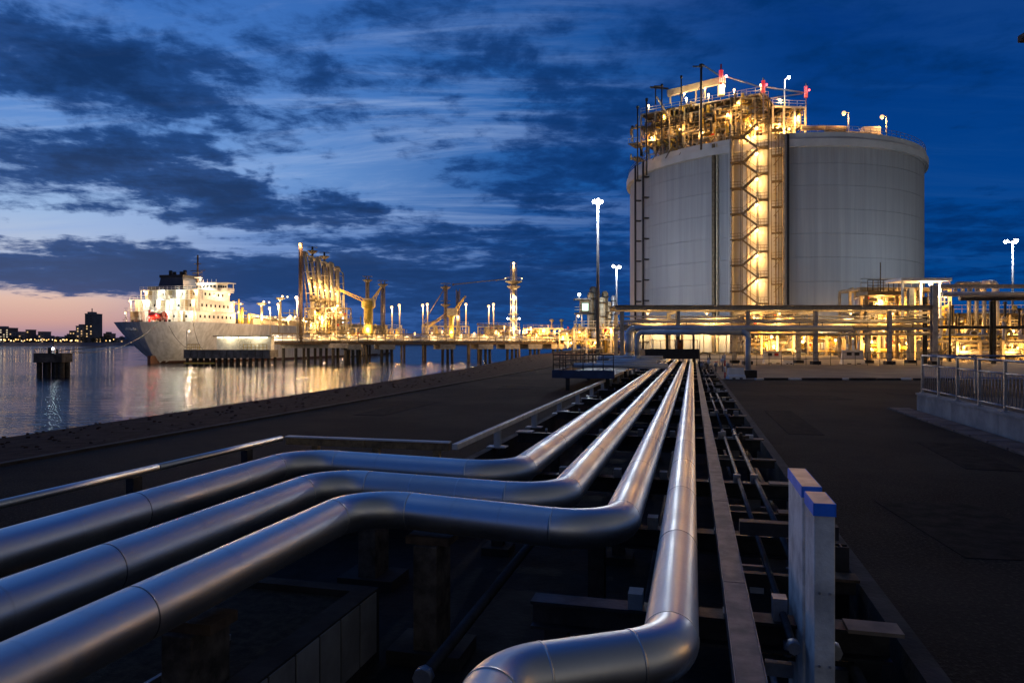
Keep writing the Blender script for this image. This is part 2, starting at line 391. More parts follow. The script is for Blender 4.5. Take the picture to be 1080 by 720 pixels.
    for i in range(900):
        v = 6+rnd.random()**1.6*110; e = eu(v); u = e+rnd.uniform(-.5, 4.2)**1*(1 if rnd.random() < .8 else .3)
        r = rnd.uniform(.02, .06); p = Vector(S(u, v, -.14+.14*max(0, (u-e))/5 - (0 if u > e else (e-u)*.5)))
        vv = []
        for (a, b2, c3) in ((1,0,-.3),(0,1,-.3),(-1,0,-.3),(0,-1,-.3),(.5,.5,.5),(-.5,-.4,.55)):
            vv.append(p+Vector((a*r*rnd.uniform(.7,1.3), b2*r*rnd.uniform(.7,1.3), c3*r*rnd.uniform(.6,1.1))))
        g.add(vv, [(0,1,4),(1,2,4),(4,2,5),(2,3,5),(3,0,5),(0,4,5)])
    g.build('bank_stones', M_STONE, kind='stuff')
    # far shore land and distant hills
    g = MB(); rnd = random.Random(9); N = 160; X0, X1 = -1600, 1500
    top = []
    for i in range(N+1):
        x = X0+(X1-X0)*i/N; h = 1.5+1.6*abs(sin(i*.7))+rnd.random()*1.2
        top.append((x, h))
    for (xa, ha), (xb, hb) in zip(top, top[1:]):
        g.add([(xa,1033,WATER-.5),(xb,1033,WATER-.5),(xb,1040,.2),(xa,1040,.2),(xb,1075,.4),(xa,1075,.4)], [(0,1,2,3),(3,2,4,5)])
    g.add([(X0,1075,.4),(X1,1075,.4),(X1,2600,.4),(X0,2600,.4)], [(0,1,2,3)])
    struct('far_shore', g, M_CITY)
    g = MB(); rnd = random.Random(3)
    for i in range(90):
        xa = -2400+i*36; ha = 26+12*sin(i*.23)+6*sin(i*.71+1); hb = 26+12*sin((i+1)*.23)+6*sin((i+1)*.71+1)
        fa = max(0, min(1, (700-xa)/1500)); ha *= fa; hb *= max(0, min(1, (700-xa-36)/1500))
        g.add([(xa,2500,-2),(xa+36,2500,-2),(xa+36,2750,hb),(xa,2750,ha),(xa+36,3100,-2),(xa,3100,-2)], [(0,1,2,3),(3,2,4,5)])
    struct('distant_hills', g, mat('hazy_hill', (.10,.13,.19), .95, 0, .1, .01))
    return eu
eu = build_setting()

# ---------------------------------------------------------------- tree line and far city
def build_city():
    rnd = random.Random(11)
    def building(x0, x1, top, Y, label, m=None, lit=.25, crown=None, name='apartment_block'):
        xa = (x0-540)/F*Y; xb = (x1-540)/F*Y; zt = EYE+(360-top)/F*Y; w = xb-xa
        t = thing(name, label, 'building', ((xa+xb)/2, Y, .4))
        d = rnd.uniform(14, 26); h = zt-.4
        MB().box(-w/2, 0, 0, w/2, d, h).build('wall', m or M_CITY, t)
        MB().box(-w/2-.3, -.3, h, w/2+.3, d+.3, h+.8).build('roof', M_CITY, t)
        if crown: MB().box(-w*crown, 2, h+.8, w*crown, d*.6, h+.8+crown*9).build('roof_plant', M_CITY, t)
        g = MB(); gd = MB(); nx = max(1, int(w/4.2)); nz = max(1, int(h/3.6))
        for i in range(nx):
            for k in range(nz):
                cx = -w/2+(i+.5)*w/nx; cz = 1.9+k*(h-1.5)/nz
                (g if rnd.random() < lit else gd).box(cx-.95, -.12, cz-.8, cx+.95, -.02, cz+.8)
        if g.v: g.build('lit_windows', E_WIN if rnd.random() < .7 else E_WINW, t, kind='stuff')
        if gd.v: gd.build('dark_windows', M_GLASS, t, kind='stuff')
        return t
    B = [(-14,9,346,'wide apartment slab at the left edge of the far shore'), (9,17,350,'lower block stepping down beside the wide left slab'),
         (19,26,352,'dark red-lit block right of the stepped slab'), (27,31,348,'narrow dark tower behind the shore lights'),
         (33,38,355,'low block behind the mooring dolphin, left side'), (40,46,350,'square dark block above the dolphin lamp'),
         (48,55,356,'low flat building right of the dolphin lamp'), (56,66,357,'long low shed on the far quay'),
         (68,74,354,'small block with orange lights left of the lit block'), (73,79,349,'stepped block rising toward the skyline'),
         (80,88,344,'densely lit block just left of the skyline tower'), (98,107,356,'low dark block right of the skyline tower'),
         (109,116,352,'dark gabled block beyond the ship stern'), (117,130,358,'white lit ferry shed beside the ship stern'),
         (-70,-45,348,'apartment slab beyond the left frame'), (-40,-18,353,'brick warehouse beyond the left frame')]
    for i, (a, b, tp, lb) in enumerate(B):
        building(a, b, tp, 1045+rnd.uniform(0, 50), lb, M_CITYR if i % 3 == 0 else M_CITY, .7 if i in (10, 0, 2) else .45, .25 if i % 2 == 0 else None)
    t = building(89.5, 98, 331, 1050, 'tall slender tower dominating the far skyline', M_CITY, .3, .28, name='tower_block')
    MB().tube((0, 8, 44), (0, 8, 51), .8, 6).build('roof_mast', M_CITY, t)
    # quay lights of the town
    lr = random.Random(5)
    for i in range(34):
        px = 1+i*2.7+lr.uniform(-.9, .9) if i < 31 else 112+(i-31)*4
        x = (px-540)/F*1037
        t = thing('quay_lamp', 'small orange quay lamp on the far shore below the town', 'lamp', (x, 1037, 0), group='quay lamps along the far shore')
        h = lr.uniform(3.0, 5.2)
        MB().tube((0,0,-.5), (0,0,h), .15, 5).build('lamp_post', M_DSTEEL, t)
        MB().sphere((0, -.3, h), lr.uniform(.7, 1.15), 6).build('lamp_bulb', emit('town_lamp', (1,.55,.17), 2.6) if i % 4 else emit('town_lamp_pale', (1,.8,.5), 2.2), t)
    # trees
    for i in range(30):
        px = -20+i*5.1+lr.uniform(-1.5, 1.5); Y = 1042+lr.uniform(0, 20); x = (px-540)/F*Y; h = lr.uniform(5, 10)
        t = thing('shore_tree', 'dark rounded tree among the far shore buildings', 'tree', (x, Y, .3), group='trees along the far shore')
        MB().tube((0,0,0), (0,0,h*.5), .35, 5).build('trunk', M_TREE, t)
        g = MB()
        for k in range(60):
            a = lr.uniform(0, 2*pi); q = lr.random()**.5; zz = lr.uniform(.25, 1)*h; rr = (1-abs(zz/h-.6)*1.4)*h*.55*q; s = lr.uniform(.5, 1.1)
            c = Vector((rr*cos(a), rr*sin(a)*.6, zz)); g.add([c+Vector((-s,0,-s*.4)), c+Vector((s,.3,-s*.2)), c+Vector((.2,-.3,s))], [(0,1,2)])
        g.build('crown', M_TREE, t)
build_city()

# ---------------------------------------------------------------- foreground pipelines
RP = .199
def arc_path(pts, rad, seg=10):
    """polyline -> list of ('s',p,q) straights and ('e',[points]) elbows"""
    pts = [Vector(p) for p in pts]; out = []; cur = pts[0]
    for i in range(1, len(pts)-1):
        p0, p1, p2 = pts[i-1], pts[i], pts[i+1]; d0 = (p1-p0).normalized(); d1 = (p2-p1).normalized()
        ang = d0.angle(d1); tl = rad*tan(ang/2); a = p1-d0*tl; b = p1+d1*tl
        out.append(('s', cur, a))
        nrm = d0.cross(d1).normalized(); cdir = nrm.cross(d0).normalized(); c = a+cdir*rad; e = []
        for k in range(seg+1):
            th = ang*k/seg; e.append(c-cdir*rad*cos(th)+d0*rad*sin(th))
        out.append(('e', e)); cur = b
    out.append(('s', cur, pts[-1])); return out
def pipeline(label, pts, r, rad, n=40, seglen=2.6, mt=None, name='pipeline', group=None, bands=True):
    t = thing(name, label, 'pipe', S(*pts[0]), -TH, group)
    o = Vector(pts[0]); mt = mt or M_CLAD
    P = arc_path([Vector(p)-o for p in pts], rad)
    rr = random.Random(len(label))
    for it in P:
        if it[0] == 'e':
            MB().path(it[1], r*1.012, n, False).build('elbow', mt, t)
            if bands:
                for (p, d) in ((it[1][0], it[1][1]-it[1][0]), (it[1][-1], it[1][-1]-it[1][-2])):
                    d = d.normalized(); MB().tube(p-d*.007, p+d*.007, r*1.022, n).build('seam_band', M_CLAD, t)
        else:
            p, q = it[1], it[2]; L = (q-p).length; d = (q-p)/L; k = max(1, round(L/seglen)); s = 0
            for i in range(k):
                # sections lap over each other: each flares 3 mm at its far end
                a = p+d*(L*i/k); b = p+d*(L*(i+1)/k)
                MB().tube(a, b, r*(1+.004*(i%2)), n, None, False).build('pipe_section', mt, t)
                if bands and L > 1 and r > .15 and (p-P[0][1]).length < 90:
                    for f in (.33,.66):
                        c_ = a.lerp(b, f)
                        if abs((c_+o).y) < 24: MB().tube(c_-d*.009, c_+d*.009, r*1.0075, n, None, False).build('strap', mt, t)
                if bands and i and L > 1: MB().tube(a-d*.005, a+d*.006, r*1.012, n).build('seam_band', M_BAND, t)
    return t
ZP = .35; ZN = .40
VE = 74.0
pipeline('leftmost of the four silver pipes, jogging left farthest from the camera', [(-2.40,VE,ZP),(-2.40,9.42,ZP),(-5.72,9.55,ZN),(-5.72,-4,ZN)], RP, .62)
pipeline('second silver pipe from the left, its jog between two others', [(-1.516,VE,ZP),(-1.516,8.05,ZP),(-4.5,8.15,ZN),(-4.5,-4,ZN)], RP, .58)
pipeline('third silver pipe from the left, its jog nearest the camera of the long ones', [(-.72,VE,ZP),(-.72,6.86,ZP),(-3.55,7.18,ZN),(-3.55,-4,ZN)], RP*.97, .56)
pipeline('rightmost silver pipe with a short S-bend at the bottom of the picture', [(-.135,VE,ZP),(-.135,4.30,ZP),(-1.02,3.80,ZP-.02),(-1.02,-4,ZP-.02)], RP*.86, .40, seglen=2.0)
# fix section orientation is not needed: closed smooth shells

# long flat cable-tray cover beside the pipes
def cable_tray():
    t = thing('cable_tray', 'long flat grey cable tray cover running beside the rightmost pipe', 'cable tray', S(.315, -3, .30), -TH)
    L = 77.0; n = 26
    for i in range(n):
        a = i*L/n; b = (i+1)*L/n-.012
        MB().box(-.082, a, -.03, .082, b, .0).build('tray_cover', mat('tray_zinc', (.19,.18,.175), .55, .35, .3, 5, .15), t, bevel=.004)
    MB().box(-.088, 0, -.12, -.0835, L, .006).build('tray_side', M_GALV, t); MB().box(.0835, 0, -.12, .088, L, .006).build('tray_side', M_GALV, t)
cable_tray()

def trestles():
    rnd = random.Random(8)
    vs = [5.6, 8.0]+[10.9+4.8*i for i in range(14)]
    for i, v in enumerate(vs):
        nl = ORD[i] if i < len(ORD) else 'far'
        u0, u1 = (-3.85, 1.36) if v > 9 else (-1.25, 1.36)
        t = thing('pipe_trestle', f'low dark steel trestle under the silver pipes, {nl} from the camera' if i else 'low dark steel trestle under the silver pipes, nearest to the camera', 'pipe support', S(0, v, -1.15), -TH, 'trestles under the pipe corridor')
        zt = .145+1.15
        MB().ibeam((u0,0,zt-.11), (u1,0,zt-.11), .20, .22).build('crossbeam', M_DSTEEL, t)
        for u in ([-3.0,-1.1,1.2] if v > 9 else [-1.05, 1.2]):
            MB().ibeam((u,0,0), (u,0,zt-.22), .18, .18).build('post', M_DSTEEL, t)
            MB().box(u-.22,-.22,0,u+.22,.22,.12).build('footing', M_CONCD, t)
        MB().beam((-3.0 if v > 9 else -1.05,.0,.3), (1.2,.0,.3), .1, .14).build('lower_beam', M_DSTEEL, t)
        for u in (-2.40, -1.516, -.72, -.135):
            if v < 9 and u < -.5 and not (u > -.8 and v > 7.5): continue
            MB().box(u-.09,-.14,zt+.001,u+.09,.14,zt+.03).build('pipe_shoe', M_GALV, t)
        for u in ((-1.95, -1.11, -.43) if v > 9 else (-.43,)):
            MB().box(u-.055,-.09,zt+.001,u+.055,.07,zt+.11+rnd.random()*.05).build('guide_block', M_CONC, t)
        MB().box(.22,-.07,zt+.001,.41,.07,zt+.03).build('tray_bracket', M_GALV, t)
        MB().box(1.06,-.16,zt+.001,1.42,.05,zt+.028).build('end_plate', mat('beige_plate', (.24,.19,.14), .6, .1, .3, 4), t)
        if v > 9: MB().box(u0-.02,-.18,zt+.001,u0+.34,.18,zt+.03).build('end_plate', M_GALV, t)
        for u, z in ((.62, zt), (.86, zt)):
            MB().box(u-.05,-.06,zt+.001,u+.05,.06,zt+.09+rnd.random()*.08).build('pipe_clip', M_GALV, t)
        MB().beam((.5,.12,zt-.42), (1.3,.12,zt-.42), .06, .1).build('side_bracket', M_GALV, t)
        for q in range(7 if v > 12 else 0):
            uu = rnd.uniform(.5,1.3); yy = rnd.uniform(-.08,.05); w_ = rnd.uniform(.03,.08); zz_ = zt+.03+rnd.random()*.12
            MB().box(uu-w_,yy-.05,zt+.001,uu+w_,yy+.05,zz_).build('clamp_block', rnd.choice((M_CONC,M_GALV,M_GREYP,M_RUST)), t)
        for q in range(2):
            uu = rnd.uniform(.55,1.2); MB().tube((uu,-.3,zt-.5-q*.2),(uu,1.9,zt-.5-q*.2),.03,6).build('conduit_stub', rnd.choice((M_GALV,M_RUST)), t)
        MB().beam((.45,2.3 if v > 9 else 1.2,zt-.1),(1.38,2.3 if v > 9 else 1.2,zt-.1),.08,.12).build('tie_beam', M_DSTEEL, t)
        MB().box(1.0,2.2 if v > 9 else 1.1,zt-.035,1.4,2.38 if v > 9 else 1.3,zt-.01).build('tie_plate', M_RUST, t)
        for uu in (-3.2,-1.95,-1.1):
            if v > 9: MB().tube((uu,0,zt+.002),(uu,0,zt+.10),.022,8).build('anchor_bolt', M_GALV, t)
        MB().box(.75,.0,zt-.37,.95,.18,zt-.12).build('junction_box', M_CONC if i % 2 else M_GALV, t)
    # small lines running along the corridor
    for (u, z, r, lb) in ((.64,.20,.028,'thin dark conduit on the trestles, closest to the cable tray'), (.88,.20,.035,'thin dark conduit on the trestles, middle of three'), (1.12,-.15,.045,'thin dark service pipe low in the trench, by its right wall'), (-1.95,-.3,.05,'thin dark service pipe low between the two left pipes'),(-.43,-.35,.04,'thin dark service pipe low between the two right pipes')):
        t = thing('service_pipe', lb, 'pipe', S(u, 5, z), -TH)
        for k in range(6):
            MB().tube((0, k*11.6, 0), (0, (k+1)*11.6-.05, 0), r, 8).build('pipe_section', M_DSTEEL, t)
            MB().tube((0, k*11.6-.06, 0), (0, k*11.6+.02, 0), r*1.5, 8).build('flange', M_GALV, t)
trestles()

def loop_support(u, v, lb):
    t = thing('pipe_pier', lb, 'pipe support', S(u, v, -1.15), -TH)
    MB().box(-.13,-.22,0,.13,.22,1.22).build('pier', mat('stained_concrete', (.12,.095,.07), .85, 0, .7, 5, .5, 14), t, bevel=.01)
    MB().box(-.24,-.16,1.221,.24,.16,1.30).build('bearing_plate', M_RUST, t)
    MB().box(-.4,-.3,-.0,.4,.3,.14).build('footing', M_CONCD, t)
loop_support(-2.7, 7.15, 'stained concrete pier under the near pipe jog')
loop_support(-3.62, 4.6, 'low concrete pier under the third pipe near the camera')
loop_support(-4.3, 9.1, 'concrete pier in the dark below the middle pipe jog')
loop_support(-5.75, 5.0, 'concrete pier under the leftmost pipe')
# debris in the trench
def debris():
    rnd = random.Random(21)
    spec = [(-1.6,5.6,'pale folded tarpaulin scrap on the trench floor', M_GREYP), (-2.1,6.4,'blue-grey metal offcut lying in the trench', M_GALV), (-1.2,6.6,'pale rock on the dark trench floor', M_CONC)]
    for u, v, lb, m in spec:
        g = MB(); n = 9
        ring = [(cos(2*pi*i/n)*rnd.uniform(.11,.24), sin(2*pi*i/n)*rnd.uniform(.06,.12)) for i in range(n)]
        g.add([(x,y,0) for x,y in ring]+[(x*.7,y*.7,rnd.uniform(.03,.09)) for x,y in ring], [tuple(range(n,2*n))]+[(i,(i+1)%n,n+(i+1)%n,n+i) for i in range(n)])
        g.build('debris_scrap', m, None, S(u,v,-1.148), rnd.uniform(0,3), label=lb, category='debris')
    for u, v, lb in ((-1.2,4.7,'long thin timber batten on the trench floor, nearest the camera'),(-2.6,5.2,'thin timber batten leaning on the shelf wall')):
        MB().beam((-.9,0,.03),(.9,.12,.05),.05,.04).build('timber_batten', mat('pale_timber',(.22,.19,.14),.8,0,.4,4), None, S(u,v,-1.15), .35, label=lb, category='timber')
    MB().beam((0,-2.4,0),(0,1.2,0),.035,.05).build('steel_angle', M_GALV, None, S(-4.05,4.3,-.42), -TH-.05, label='thin pale steel angle lying on the gravel shelf under the pipes', category='steel bar')
debris()

# ---------------------------------------------------------------- low guard rails
def rails():
    mt = mat('rail_zinc', (.60,.58,.54), .45, .15, .25, 3)
    t = thing('guard_rail', 'pale low guard rail along the left side of the pipe corridor', 'guard rail', S(-3.9, 11.4, 0), -TH)
    L = 61; n = 15
    for i in range(n):
        MB().box(-.05, i*L/n, .37, .05, (i+1)*L/n-.01, .47).build('rail_beam', mt, t, bevel=.008)
    for i in range(17):
        y = 2.7+i*3.5
        if y > 60.5: continue
        MB().ibeam((0,y,.0), (0,y,.37), .13, .10).build('post', mt, t)
        MB().box(-.2,y-.14,.03,.2,y+.14,.05).build('base_plate', mt, t)
    mt2 = mat('brown_rail', (.34,.22,.09), .6, 0, .5, 6, .2)
    t = thing('guard_rail', 'brown weathered rail bordering the pipe jog with a paler top', 'guard rail', S(-4.1, 11.75, 0), -TH)
    for k in range(2):
        MB().box(-3.2+k*1.6, -.05, .30, -1.61+k*1.6, .05, .43).build('rail_beam', mt2, t, bevel=.006)
        MB().box(-3.2+k*1.6, -.07, .431, -1.61+k*1.6, .07, .455).build('rail_cap', M_WHITE, t)
    for x in (-2.6, -1.4, -.25): MB().box(x-.06,-.05,0,x+.06,.05,.299).build('post', mt2, t)
    t = thing('guard_rail', 'rounded silver rail running past the leftmost pipe toward the left edge', 'guard rail', S(-7.3, 11.55, 0), -TH)
    for k in range(5):
        MB().tube((0,-k*3.1,.43), (0,-(k+1)*3.1+.02,.43), .052, 20).build('rail_tube', M_CLAD, t)
    for k in range(6):
        MB().box(-.06,-1.1-k*2.5,0,.06,-.94-k*2.5,.375).build('post', M_DSTEEL, t)
rails()

# ---------------------------------------------------------------- grey panels with blue taped tops
def taped(u, v0, v1, lb):
    t = thing('taped_post', lb, 'post', S(u, v0, -1.15), -TH)
    MB().box(-.060, 0, 0, .060, v1-v0, 2.335).build('post_panel', M_GREYP, t, bevel=.006)
    d = v1-v0
    MB().box(-.066,-.006,2.275,.066,-.0005,2.352).build('blue_tape', M_BLUE, t); MB().box(-.066,-.006,2.275,-.0605,d,2.352).build('blue_tape', M_BLUE, t)
    MB().box(.0605,-.006,2.275,.066,d,2.352).build('blue_tape', M_BLUE, t)
    MB().box(-.0602,0,2.336,.0602,d,2.353).build('top_plate', mat('brushed_plate', (.62,.58,.52), .35, .5, .25, 6), t)
    for z in (.9, 1.35, 1.8):
        for x in (-.03,.03): MB().tube((x,-.001,z),(x,-.009,z),.008,8).build('bolt_head', M_GALV, t)
    MB().box(-.12,-.06,0,.12,d+.06,.03).build('base_plate', M_GALV, t)
    return t
taped(.785, 4.72, 5.08, 'nearer grey post with blue tape round its top, right of the pipes')
taped(.79, 5.25, 5.98, 'farther grey post with blue tape round its top, behind its twin')
def side_box():
    t = thing('valve_stand', 'black steel stand with small junction boxes beside the taped posts', 'steel stand', S(1.02, 7.0, -1.15), -TH)
    MB().ibeam((0,0,0),(0,0,1.55),.14,.14).build('post', M_BLACK, t); MB().ibeam((.28,.0,0),(.28,.0,1.5),.12,.12).build('post', M_BLACK, t)
    MB().beam((-.6,-.02,1.62),(.25,-.02,1.62),.12,.12).build('crossbeam', M_BLACK, t)
    MB().box(-.5,.0,1.0,-.38,.1,1.12).build('junction_box', M_WHITE, t); MB().box(-.1,.0,.7,.1,.1,.9).build('junction_box', M_GALV, t)
    t = thing('valve_stand', 'low dark step frame at the foot of the taped posts', 'steel stand', S(.72, 5.7, -1.15), -TH)
    for z in (.62, 1.0): MB().box(-.25,-.12,z,.45,.12,z+.035).build('step_tread', M_DSTEEL, t)
    for x in (-.22, .42): MB().beam((x,0,0),(x,0,1.0),.05,.05).build('post', M_BLACK, t)
    MB().tube((-.05,-.15,1.05),(-.05,-.15,1.16),.03,8).build('valve_stem', M_GALV, t); MB().sphere((.05,-.15,1.09),.045,8).build('valve_body', M_ORANGE, t)
side_box()

# ---------------------------------------------------------------- right retaining wall and railing
def right_wall():
    t = thing('retaining_wall', 'low concrete retaining wall under the railing at the right edge', 'wall', S(6.95, -6, 0), -TH)
    for i in range(10):
        MB().box(0, i*3.13, 0, .28, (i+1)*3.13-.012, .50).build('wall_panel', M_CONC, t)
    MB().box(-.03, -.02, .501, .32, 31.32, .56).build('coping', M_CONC, t)
    g = MB(); g.box(7.27, -6, 0, 40, 25.3, .45); o = g.build('raised_terrace', M_CONCD); o['kind'] = 'structure'; o.rotation_euler = (0,0,-TH)
    t = thing('railing', 'galvanised railing with thin bars on the concrete wall at the right', 'railing', S(7.08, -6, .56), -TH)
    n = 20; sp = 1.555
    pm = MB().box(-.03,-.03,0,.03,.03,1.17).mesh('post', M_GALV); bm = MB().tube((0,0,.14),(0,0,.88),.011,6).mesh('bar', M_GALV)
    fm = MB().box(-.07,-.09,0,.07,.09,.02).mesh('base_plate', M_GALV)
    for i in range(n+1):
        y = 31.2-i*sp
        inst(pm, 'post', t, (0,y,.02)); inst(fm, 'base_plate', t, (0,y,.0))
        if i < n:
            for (z, r, nm) in ((1.19,.03,'top_rail'), (.89,.022,'middle_rail'), (.13,.022,'bottom_rail')):
                MB().tube((0,y-.0 if z > 1 else y-.03,z), (0,y-sp if z > 1 else y-sp+.03,z), r, 10).build(nm, M_GALV, t)
            if i < 10:
                for k in range(1, 8): inst(bm, 'bar', t, (0, y-k*sp/8, 0))
    t = thing('railing', 'short end return of the galvanised railing over the wall corner', 'railing', S(7.08, 25.2, .56), -TH)
    for i in range(5): inst(pm, 'post', t, (1.5+i*1.5,.0,.02))
    MB().tube((.03,0,1.19),(7.5,0,1.19),.028,8).build('top_rail', M_GALV, t); MB().tube((.03,0,.5),(7.5,0,.5),.02,8).build('middle_rail', M_GALV, t)
    # drain slabs along the wall foot
    for i in range(24):
        y = 25.6-i*1.02
        MB().box(-.32,-.95,-.02,.30,0,.05).build('drain_slab', mat('brown_slab', (.15,.10,.08), .9, 0, .4, 2, .4, 12, rnd=.6), None, S(6.50, y, 0), -TH, bevel=.012,
            label='brown paving slab in the drain row along the foot of the right retaining wall', category='slab', group='drain slabs along the right wall')
    g = MB(); g.box(6.14,-6,-.01,6.93,25.75,.006); o = g.build('drain_bed', mat('drain_bed',(.01,.01,.01),.9)); o['kind']='structure'; o.rotation_euler=(0,0,-TH)
    # cabinet and skid behind the railing
    t = thing('utility_cabinet', 'blue ribbed cabinet standing behind the right railing', 'cabinet', S(7.75, 17.9, .45), -TH)
    MB().box(-.28,-.2,.05,.28,.2,.86).build('body', mat('blue_cabinet', (.05,.10,.20), .5, .2, .2, 3), t, bevel=.01)
    for k in range(6): MB().box(-.26+k*.09,-.222,.1,-.21+k*.09,-.2005,.82).build('rib', mat('blue_cabinet', (.05,.10,.20)), t)
    MB().box(-.3,-.24,0,.3,.24,.05).build('plinth', M_CONCD, t)
    t = thing('generator_skid', 'dark machine skid with rounded hood behind the right railing', 'machine', S(8.9, 16.6, .45), -TH)
    MB().path([(-.9,0,.15),(-.9,0,.6),(-.7,0,.85),(.9,0,.85)], .28, 12).build('hood', M_BLACK, t)
    for z in (.12, .45, .7): MB().beam((-1.1,-.35,z),(1.2,-.35,z),.06,.06).build('frame_bar', M_GALV, t)
    for x in (-1.05,.0,1.1): MB().beam((x,-.35,0),(x,-.35,.75),.05,.05).build('frame_post', M_GALV, t)
right_wall()

# ---------------------------------------------------------------- kerbs and barriers in the yard
def yard_bits():
    for i, (a, b, dark) in enumerate(((797,806,0),(807,832,1),(833,846,0),(847,889,1),(890,896,0),(897,925,1),(926,951,1),(952,962,0),(965,990,1),(992,1010,1))):
        x0 = (a-540)/F*40.6; x1 = (b-540)/F*40.6
        MB().box(0,0,0,x1-x0-.03,.22,.10+.02*(i%2)).build('kerb_stone', M_CONCD if dark else M_WHITE, None, (x0,40.6,0), 0, bevel=.015,
            label=('dark low kerb stone' if dark else 'white painted low kerb stone')+' across the asphalt yard, '+ORD[i].replace('nearest','first')+' in the row from the left', category='kerb', group='kerb stones across the yard')
    def barrier(px0, px1, Y, h, lb, marks=False):
        w = (px1-px0)/F*Y; x = ((px0+px1)/2-540)/F*Y
        t = thing('road_barrier', lb, 'barrier', (x, Y, 0))
        g = MB(); prof = [(-.34,0),(.34,0),(.30,.18),(.14,.42*h),(.11,h),(-.11,h),(-.14,.42*h),(-.30,.18)]
        vs = [(-w/2+.0, y, z) for y, z in prof]+[(w/2, y, z) for y, z in prof]; vs = [(x_*(1-.10*z_/h), y_, z_) for x_, y_, z_ in vs]
        n = 8; g.add(vs, [tuple(reversed(range(n))), tuple(range(n, 2*n))]+[(i, (i+1)%n, n+(i+1)%n, n+i) for i in range(n)])
        g.build('body', M_WHITE, t, bevel=.02)
        MB().box(-w*.3,-.345,.0,-w*.12,-.30,.09).build('fork_slot', M_BLACK, t); MB().box(w*.12,-.345,.0,w*.3,-.30,.09).build('fork_slot', M_BLACK, t)
        if marks:
            for s in (-1, 1):
                p = MB().box(s*w*.17-w*.11,-.15,h*.62,s*w*.17+w*.11,-.135,h*.84).build('mark_plate', M_RED if s > 0 and marks == 2 else M_DSTEEL, t)
    barrier(767, 785, 41.8, .64, 'low white barrier block nearest to the pipe ends')
    barrier(805, 825, 70.5, 1.25, 'tall white barrier left of the rack, with a red mark', 2)
    barrier(887, 911, 69.5, 1.35, 'tall white barrier with two dark marks in front of the plant', 1)
    barrier(826, 836, 69.0, .35, 'small low white block beside the tall left barrier')
    t = thing('marker_post', 'red and white striped marker post beside the pipe ends', 'post', at(764.5, 360, 42.5)[:2]+(0,))
    for k in range(4): MB().tube((0,0,k*.36),(0,0,k*.36+.355),.045,8).build('stripe', M_RED if k in (0,2) else M_WHITE, t)
    t = thing('valve_station', 'cluster of small white and grey valves at the right end of the pipes', 'valve', at(755, 360, 52)[:2]+(0,))
    for i, (x, z) in enumerate(((-1.0,.6),(-.5,1.0),(0,.7),(.5,1.15),(.9,.6))):
        MB().tube((x,0,0),(x,0,z),.06,8).build('valve_stem', M_GALV, t); MB().sphere((x,0,z*.7),.17,10).build('valve_body', M_WHITE if i%2 else M_GALV, t)
        MB().lathe([(.17,z),(.17,z+.03),(.12,z+.03),(.12,z)],12,(x,0,0)).build('hand_wheel', M_RED if i==2 else M_GALV, t)
    MB().path([(-1.2,0,.3),(-1.2,0,1.2),(-1.0,0,1.4),(-.5,0,1.3),(-.4,0,.9)],.05,8).build('hose', M_BLACK, t)
yard_bits()

def light_pipe(label, pts, r, mt=None, n=14, rad=.5, name='transfer_pipe', col='pipe', base=None):
    p0 = Vector(base or pts[0]); t = thing(name, label, col, p0, 0)
    for it in arc_path([Vector(p)-p0 for p in pts], rad, 6):
        if it[0] == 'e': MB().path(it[1], r*1.01, n, False).build('elbow', mt or M_CLAD2, t)
        else:
            if (it[2]-it[1]).length > .05: MB().tube(it[1], it[2], r, n).build('pipe_section', mt or M_CLAD2, t)
    return t

